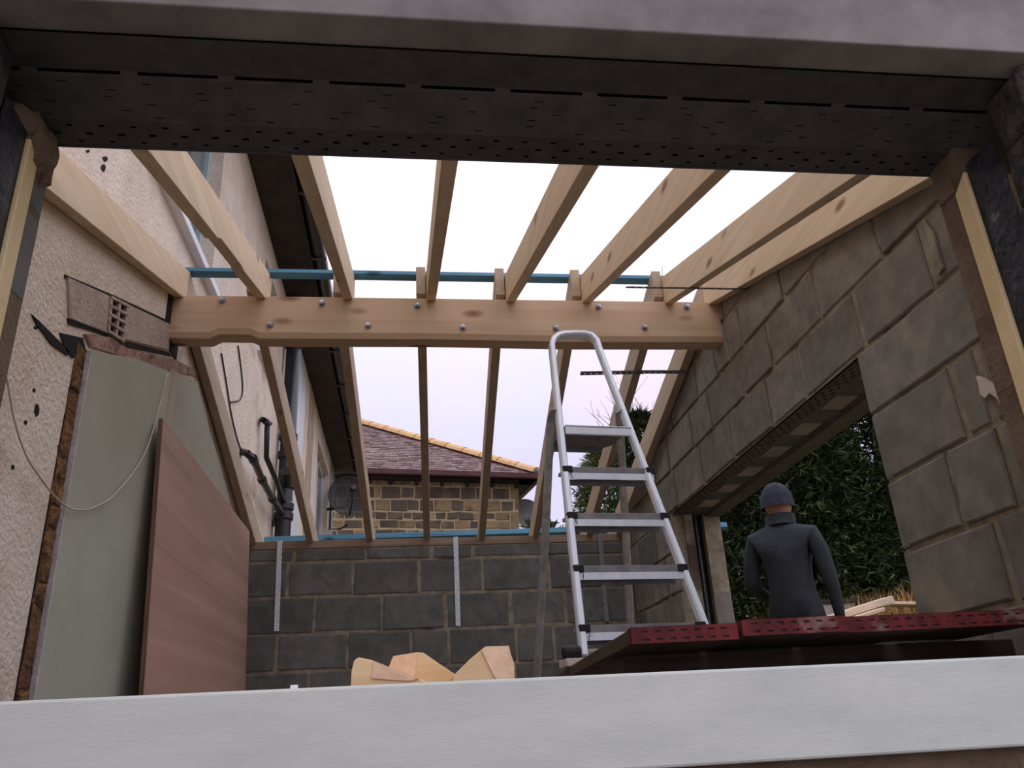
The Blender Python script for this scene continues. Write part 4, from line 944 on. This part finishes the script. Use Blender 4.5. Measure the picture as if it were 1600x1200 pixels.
# ================================================================== GARDEN
def conifer(x, y, hgt, rad, n, label, mat='conifer', seed=0, base=None, group='conifers behind the gable wall'):
    R_ = random.Random(seed); z0 = gh(x, y) if base is None else base
    t = thing('conifer', label, 'tree', (x, y, z0), group)
    MB().tube([(x, y, z0 - 0.2), (x, y, z0 + hgt * 0.5), (x, y, z0 + hgt * 0.93)], [rad * 0.07, rad * 0.05, 0.015], 8).build('trunk', M['bark'], t)
    g = MB()
    for k in range(int(n * 0.012)):      # boughs
        zz_ = z0 + hgt * R_.uniform(0.05, 0.9); a = R_.uniform(0, 6.283); rr_ = rad * (1 - (zz_ - z0) / hgt) ** 0.75
        e_ = Vector((x + math.cos(a) * rr_ * 0.9, y + math.sin(a) * rr_ * 0.9, zz_ + rr_ * 0.12))
        g.tube([(x, y, zz_ - rr_ * 0.1), e_], [0.022, 0.006], 4, cap=False)
    g.build('boughs', M['bark'], t)
    vs = []; fs = []
    for k in range(n):
        hz_ = R_.random() ** 1.15; rr_ = rad * (1 - hz_) ** 0.5 * (0.45 + 0.6 * R_.random() ** 0.5) * (1 + 0.15 * math.sin(hz_ * 40 + k % 7)); a = R_.uniform(0, 6.283)
        p = Vector((x + math.cos(a) * rr_, y + math.sin(a) * rr_, z0 + 0.05 + hz_ * hgt))
        od = Vector((math.cos(a), math.sin(a), R_.uniform(-0.5, 0.55))).normalized(); sd = od.cross(Vector((R_.uniform(-1, 1), R_.uniform(-1, 1), R_.uniform(-1, 1)))).normalized()
        L_ = R_.uniform(0.07, 0.17); o_ = len(vs)
        for j in range(4):
            dd = (od + sd * (j - 1.5) * 0.55 + Z * R_.uniform(-.3, .2)).normalized(); wv = dd.cross(Vector((R_.uniform(-1, 1), R_.uniform(-1, 1), 1))).normalized() * L_ * 0.10
            b = p + dd * L_ * 0.1; vs += [b - wv, b + wv, b + dd * L_]; fs.append((o_, o_ + 1, o_ + 2)); o_ += 3
    me = MB(); me.v = vs; me.f = fs; me.mi = [0] * len(fs); me.build('foliage', M[mat], t)
CON = [(4.85, 10.3, 4.4, 1.55, 'dense dark conifer seen beside the person through the opening'), (6.5, 10.2, 4.9, 1.7, 'dense dark conifer rising behind the straw-coloured grass'),
       (8.6, 9.4, 5.2, 1.8, 'dense dark conifer behind the near pier of the opening'), (6.3, 14.0, 5.6, 1.7, 'tall dark conifer in the second row behind the plank pile'),
       (10.2, 13.6, 6.4, 2.0, 'tall dark conifer at the far end of the garden row')]
for i, (x_, y_, h_, r_, lab) in enumerate(CON): conifer(x_, y_, h_, r_, 20000, lab, seed=20 + i)
pA = pt(925, 790, 'y', 13.5)
conifer(pt(945, 700, 'y', 14.5).x, 14.5, pt(945, 695, 'y', 14.5).z - 1.4, 1.25, 9000, 'olive green conifer seen through the ladder between the rafters', 'conifer_l', 31, base=1.4)
conifer(pt(1003, 700, 'y', 11.5).x, 11.5, pt(1003, 650, 'y', 11.5).z - 1.4, 0.85, 7000, 'narrow dark conifer seen beside the gable rafter', 'conifer', 32, base=1.4)
# bare tree
def bare(x, y, z0, hgt, label, seed):
    R_ = random.Random(seed); t = thing('bare_tree', label, 'tree', (x, y, z0)); tr = MB(); tw = MB()
    def grow(p, d_, L_, r_, lev):
        q_ = p + d_ * L_; mid = p + d_ * L_ * 0.5 + Vector((R_.uniform(-1, 1), R_.uniform(-1, 1), 0)) * L_ * 0.05
        (tr if lev < 2 else tw).tube([p, mid, q_], [r_, r_ * 0.85, r_ * 0.65], 5 if lev < 3 else 3, cap=False)
        if lev >= 6: return
        for k in range(3 if lev < 5 else 2):
            nd = (d_ + Vector((R_.uniform(-1, 1), R_.uniform(-1, 1), R_.uniform(-0.2, 0.7))) * 0.62).normalized()
            grow(p + d_ * L_ * R_.uniform(0.6, 1.0), nd, L_ * R_.uniform(0.6, 0.82), r_ * 0.58, lev + 1)
    grow(Vector((x, y, z0)), Vector((0, 0, 1)), hgt * 0.32, hgt * 0.018, 0)
    tr.build('trunk', M['bark'], t); tw.build('twigs', M['twig'], t)
bt = pt(1012, 640, 'y', 16)
bare(bt.x, 16, 2.4, bt.z - 2.4 + 0.5, 'bare leafless tree behind the gable rafter and the ladder', 4)
# small shrub below the grey dish
def shrub(px, py, y, hgt, label, seed):
    R_ = random.Random(seed); p = pt(px, py, 'y', y); t = thing('shrub', label, 'shrub', (p.x, y, p.z - hgt - 0.8), 'shrubs beyond the rear wall'); st_ = MB(); lf = MB()
    for k in range(9):
        e_ = Vector((p.x + R_.uniform(-.3, .3), y + R_.uniform(-.2, .2), p.z + R_.uniform(-0.5, 0.0) * hgt)); st_.tube([(p.x + R_.uniform(-.05, .05), y, p.z - hgt - 0.8), e_], [0.015, 0.006], 4)
        for j in range(16):
            b = e_ - Z * R_.uniform(0, hgt * .6) + Vector((R_.uniform(-.05, .05), 0, 0)); dd = Vector((R_.uniform(-1, 1), R_.uniform(-1, 1), R_.uniform(-.2, 1))).normalized(); wv = dd.cross(Y).normalized() * 0.022; lf.add([b, b + dd * 0.06 + wv, b + dd * 0.14, b + dd * 0.06 - wv], [(0, 1, 2, 3)])
    st_.build('stems', M['bark'], t); lf.build('leaves', M['conifer'], t)
shrub(845, 812, 11.5, 0.4, 'small leafy shrub in front of the grey satellite dish', 3)
shrub(868, 816, 11.8, 0.35, 'small dark shrub between the grey dish and the ladder rail', 4)

# plank pile, old crate and dry grass outside the opening
def plank(a, b, wid, th, label, sag=0):
    a = Vector(a); b = Vector(b); u = (b - a).normalized(); s = u.cross(Z).normalized(); n_ = s.cross(u)
    if n_.z < 0: n_ = -n_
    tag(MB().bar(a, b, s * wid / 2, n_ * th / 2).build('plank', M['plank'], org=(a + b) / 2, bevel=0.004), label, 'plank', 'planks dumped on the bank')
YP = 7.4
a = pt(1268, 976, 'y', YP); b = pt(1386, 938, 'y', YP + 0.1); plank(a, b, 0.2, 0.06, 'pale thick plank tilted across the bank outside the opening')
a = pt(1270, 987, 'y', YP - 0.2); b = pt(1375, 953, 'y', YP - 0.1); plank(a, b, 0.14, 0.03, 'thinner pale board lying under the tilted plank')
a = pt(1384, 944, 'y', YP + 0.5); b = pt(1450, 945, 'y', YP + 0.6); plank(a, b, 0.2, 0.03, 'dark-edged board lying behind the tilted plank')
cr = pt(1300, 945, 'y', 8.2)
crate = thing('garden_crate', 'grey boarded crate standing behind the tilted plank', 'crate', (cr.x, 8.2, cr.z - 0.45))
MB().box(cr.x - 0.35, cr.x + 0.2, 8.2, 8.6, cr.z - 0.45, cr.z + 0.02).build('crate_body', M['lintel_stone'], crate)
MB().box(cr.x - 0.4, cr.x + 0.25, 8.15, 8.65, cr.z + 0.02, cr.z + 0.05).build('crate_lid', M['eave'], crate)
for k in range(3): MB().box(cr.x - 0.355, cr.x + 0.205, 8.18, 8.2, cr.z - 0.4 + k * 0.14, cr.z - 0.28 + k * 0.14).build('slat', M['reveal'], crate)
bank = thing('earth_bank', 'dark earth bank under the dumped planks outside', 'bank', (4.0, 7.5, gh(4.0, 7.5)))
g = MB(); vs = []; fs = []; nx, ny = 16, 10
for j in range(ny + 1):
    for i in range(nx + 1):
        x = 3.3 + 3.2 * i / nx; y = 6.9 + 2.6 * j / ny; e_ = math.sin(math.pi * i / nx) ** 0.5 * math.sin(math.pi * j / ny) ** 0.6
        vs.append((x, y, gh(x, y) - 0.05 + e_ * (0.33 + random.uniform(-.03, .03))))
for j in range(ny):
    for i in range(nx): a_ = j * (nx + 1) + i; fs.append((a_, a_ + 1, a_ + nx + 2, a_ + nx + 1))
g.add(vs, fs).build('mound', M['soil'], bank, smooth=True)
R_ = random.Random(9); vs = []; fs = []
for k in range(2600):
    x = R_.uniform(3.9, 6.4); y = R_.uniform(7.9, 9.4); z0 = gh(x, y) + 0.1; hh = R_.uniform(0.18, 0.5); a_ = R_.uniform(0, 6.28); ln_ = Vector((math.cos(a_), math.sin(a_), 0)) * hh * R_.uniform(0.1, 0.7); wv = Vector((-math.sin(a_), math.cos(a_), 0)) * 0.006; p = Vector((x, y, z0)); o_ = len(vs)
    vs += [p - wv, p + wv, p + ln_ * 0.4 + Z * hh * 0.7 + wv * 0.7, p + ln_ * 0.4 + Z * hh * 0.7 - wv * 0.7, p + ln_ + Z * hh]; fs += [(o_, o_ + 1, o_ + 2, o_ + 3), (o_ + 3, o_ + 2, o_ + 4)]
me = MB(); me.v = vs; me.f = fs; me.mi = [0] * len(fs)
tag(me.build('dry_grass', M['drygrass'], org=Vector((5, 8.5, gh(5, 8.5)))), 'dry straw-coloured grass along the bank under the conifers', 'grass', kind='stuff')

# ================================================================== PERSON
def person(x, y, z0, heading, label):
    c, s = math.cos(heading), math.sin(heading)
    loc = lambda a, b, h_: Vector((a * c - b * s, a * s + b * c, h_))     # a right, b forward (towards heading), local
    J = {}; E_ = []
    def vtx(k, a, b, h_, r_): J[k] = (loc(a, b, h_), r_)
    vtx('pel', 0, 0, 0.96, 0.15); vtx('waist', 0, 0.01, 1.08, 0.145); vtx('chest', 0, 0.0, 1.28, 0.165); vtx('upch', 0, -0.01, 1.40, 0.14); vtx('neck', 0, 0.0, 1.50, 0.06)
    vtx('neck2', 0, 0.015, 1.55, 0.058); vtx('jaw', 0, 0.03, 1.60, 0.078); vtx('head', 0, 0.02, 1.67, 0.096); vtx('crown', 0, 0.01, 1.735, 0.065)
    E_ += [('pel', 'waist'), ('waist', 'chest'), ('chest', 'upch'), ('upch', 'neck'), ('neck', 'neck2'), ('neck2', 'jaw'), ('jaw', 'head'), ('head', 'crown')]
    for sd, nm in ((-1, 'l'), (1, 'r')):
        vtx('sh' + nm, sd * 0.185, -0.01, 1.41, 0.075); vtx('ua' + nm, sd * 0.23, -0.02, 1.27, 0.06); vtx('el' + nm, sd * 0.25, -0.02, 1.12, 0.052)
        if sd < 0: vtx('fa' + nm, sd * 0.20, 0.12, 1.06, 0.044); vtx('wr' + nm, sd * 0.12, 0.24, 1.04, 0.032); vtx('pa' + nm, sd * 0.08, 0.30, 1.04, 0.036)
        else: vtx('fa' + nm, sd * 0.255, 0.03, 0.99, 0.044); vtx('wr' + nm, sd * 0.25, 0.07, 0.87, 0.032); vtx('pa' + nm, sd * 0.245, 0.085, 0.80, 0.036)
        vtx('hip' + nm, sd * 0.10, 0, 0.88, 0.10); vtx('th' + nm, sd * 0.115, 0.01, 0.68, 0.085); vtx('kn' + nm, sd * 0.12, 0.015, 0.50, 0.062); vtx('ca' + nm, sd * 0.12, -0.005, 0.34, 0.06); vtx('an' + nm, sd * 0.12, -0.02, 0.10, 0.045); vtx('he' + nm, sd * 0.12, -0.02, 0.045, 0.045); vtx('to' + nm, sd * 0.135, 0.15, 0.04, 0.04)
        E_ += [('upch', 'sh' + nm), ('sh' + nm, 'ua' + nm), ('ua' + nm, 'el' + nm), ('el' + nm, 'fa' + nm), ('fa' + nm, 'wr' + nm), ('wr' + nm, 'pa' + nm), ('pel', 'hip' + nm), ('hip' + nm, 'th' + nm), ('th' + nm, 'kn' + nm), ('kn' + nm, 'ca' + nm), ('ca' + nm, 'an' + nm), ('an' + nm, 'he' + nm), ('he' + nm, 'to' + nm)]
        P_ = J['pa' + nm][0]; D_ = (P_ - J['wr' + nm][0]).normalized(); side = D_.cross(Z if abs(D_.z) < 0.8 else loc(0, 1, 0)).normalized(); pn = side.cross(D_)
        for fi_, (of, l_) in enumerate(((-0.026, 0.062), (-0.009, 0.072), (0.009, 0.068), (0.026, 0.054))):
            a0 = P_ + side * of + D_ * 0.02; a1 = a0 + D_ * l_ * 0.55; a2 = a1 + (D_ * 0.8 - pn * 0.6) * l_ * 0.5
            for q_, (pp, rr_) in enumerate(((a0, 0.010), (a1, 0.009), (a2, 0.008))): J[f'f{nm}{fi_}{q_}'] = (pp, rr_)
            E_ += [('pa' + nm, f'f{nm}{fi_}0'), (f'f{nm}{fi_}0', f'f{nm}{fi_}1'), (f'f{nm}{fi_}1', f'f{nm}{fi_}2')]
        t0 = P_ - side * sd * 0.03 - D_ * 0.015; t1 = t0 - side * sd * 0.03 + D_ * 0.03
        J['t' + nm + '0'] = (t0, 0.012); J['t' + nm + '1'] = (t1, 0.010); E_ += [('pa' + nm, 't' + nm + '0'), ('t' + nm + '0', 't' + nm + '1')]
    J['nose'] = (loc(0, 0.125, 1.64), 0.014); E_.append(('head', 'nose'))
    for sd, nm in ((-1, 'l'), (1, 'r')): J['ear' + nm] = (loc(sd * 0.088, 0.0, 1.645), 0.017); E_.append(('head', 'ear' + nm))
    ks = list(J); ix = {k: i for i, k in enumerate(ks)}
    me = bpy.data.meshes.new('body_cage'); me.from_pydata([tuple(J[k][0]) for k in ks], [(ix[a], ix[b]) for a, b in E_], [])
    tmp = bpy.data.objects.new('body_cage', me); COL.objects.link(tmp)
    tmp.modifiers.new('skin', 'SKIN')
    sv = me.skin_vertices[0].data
    for k in ks:
        r_ = J[k][1]; sv[ix[k]].radius = (r_, r_); sv[ix[k]].use_root = (k == 'pel')
    sb_ = tmp.modifiers.new('sub', 'SUBSURF'); sb_.levels = 2; sb_.render_levels = 2
    dg = bpy.context.evaluated_depsgraph_get(); dg.update()
    bme = bpy.data.meshes.new_from_object(tmp.evaluated_get(dg)); bpy.data.objects.remove(tmp)
    t = thing('person', label, 'person', (x, y, z0))
    bme.materials.clear()
    for k in ('skin', 'jacket', 'trouser', 'boot', 'rubber'): bme.materials.append(M[k])
    hands = [J['pal'][0], J['par'][0]]
    for p in bme.polygons:
        cc = p.center; p.use_smooth = True
        if any((cc - h_).length < 0.115 for h_ in hands) and (cc - J['ell'][0]).length > 0.2: p.material_index = 4
        elif cc.z > 1.535: p.material_index = 0
        elif cc.z > 0.90: p.material_index = 1
        elif cc.z > 0.13: p.material_index = 2
        else: p.material_index = 3
    bo = bpy.data.objects.new('body', bme); COL.objects.link(bo); bo.parent = t
    hat = MB(); n = 20; vs = []; fs = []
    ctr = loc(0, 0.012, 1.650)
    for j in range(9):
        ph = j / 8 * math.pi / 2; rr_ = 0.116 * math.cos(ph) if j else 0.12
        for k in range(n): a = 2 * math.pi * k / n; vs.append(ctr + loc(math.cos(a) * rr_ * 0.93, math.sin(a) * rr_ * 1.08, (0.012 + 0.138 * math.sin(ph)) if j else -0.03))
    for j in range(8):
        for k in range(n): a = j * n + k; b = j * n + (k + 1) % n; fs.append((a, b, b + n, a + n))
    for q_ in vs: q_ += Vector((x, y, z0))
    hat.add(vs, fs).build('knit_hat', M['beanie'], t, smooth=True)
    g = MB()
    for sd in (-1, 1): 
        e_ = MB().ball(loc(sd * 0.034, 0.102, 1.665) + Vector((x, y, z0)), 0.012, 0.012, 0.008, 8, 6); e_.build('eye', M['print'], t)
    m_ = MB().ball(loc(0, 0.108, 1.597) + Vector((x, y, z0)), 0.024, 0.012, 0.006, 10, 6); m_.build('mouth', M['brick_pink'], t)
    col_ = MB(); p_ = loc(0, 0.01, 1.50) + Vector((x, y, z0)); col_.tube([p_, p_ + Z * 0.075], [0.102, 0.092], 16, cap=False).build('collar', M['jacket'], t, smooth=True)
    return t
hp = pt(1208, 754, 'y', 5.2)
person(hp.x, 5.2, hp.z - 1.80, math.radians(-38), 'person in a dark jacket and knit hat standing outside the side opening')
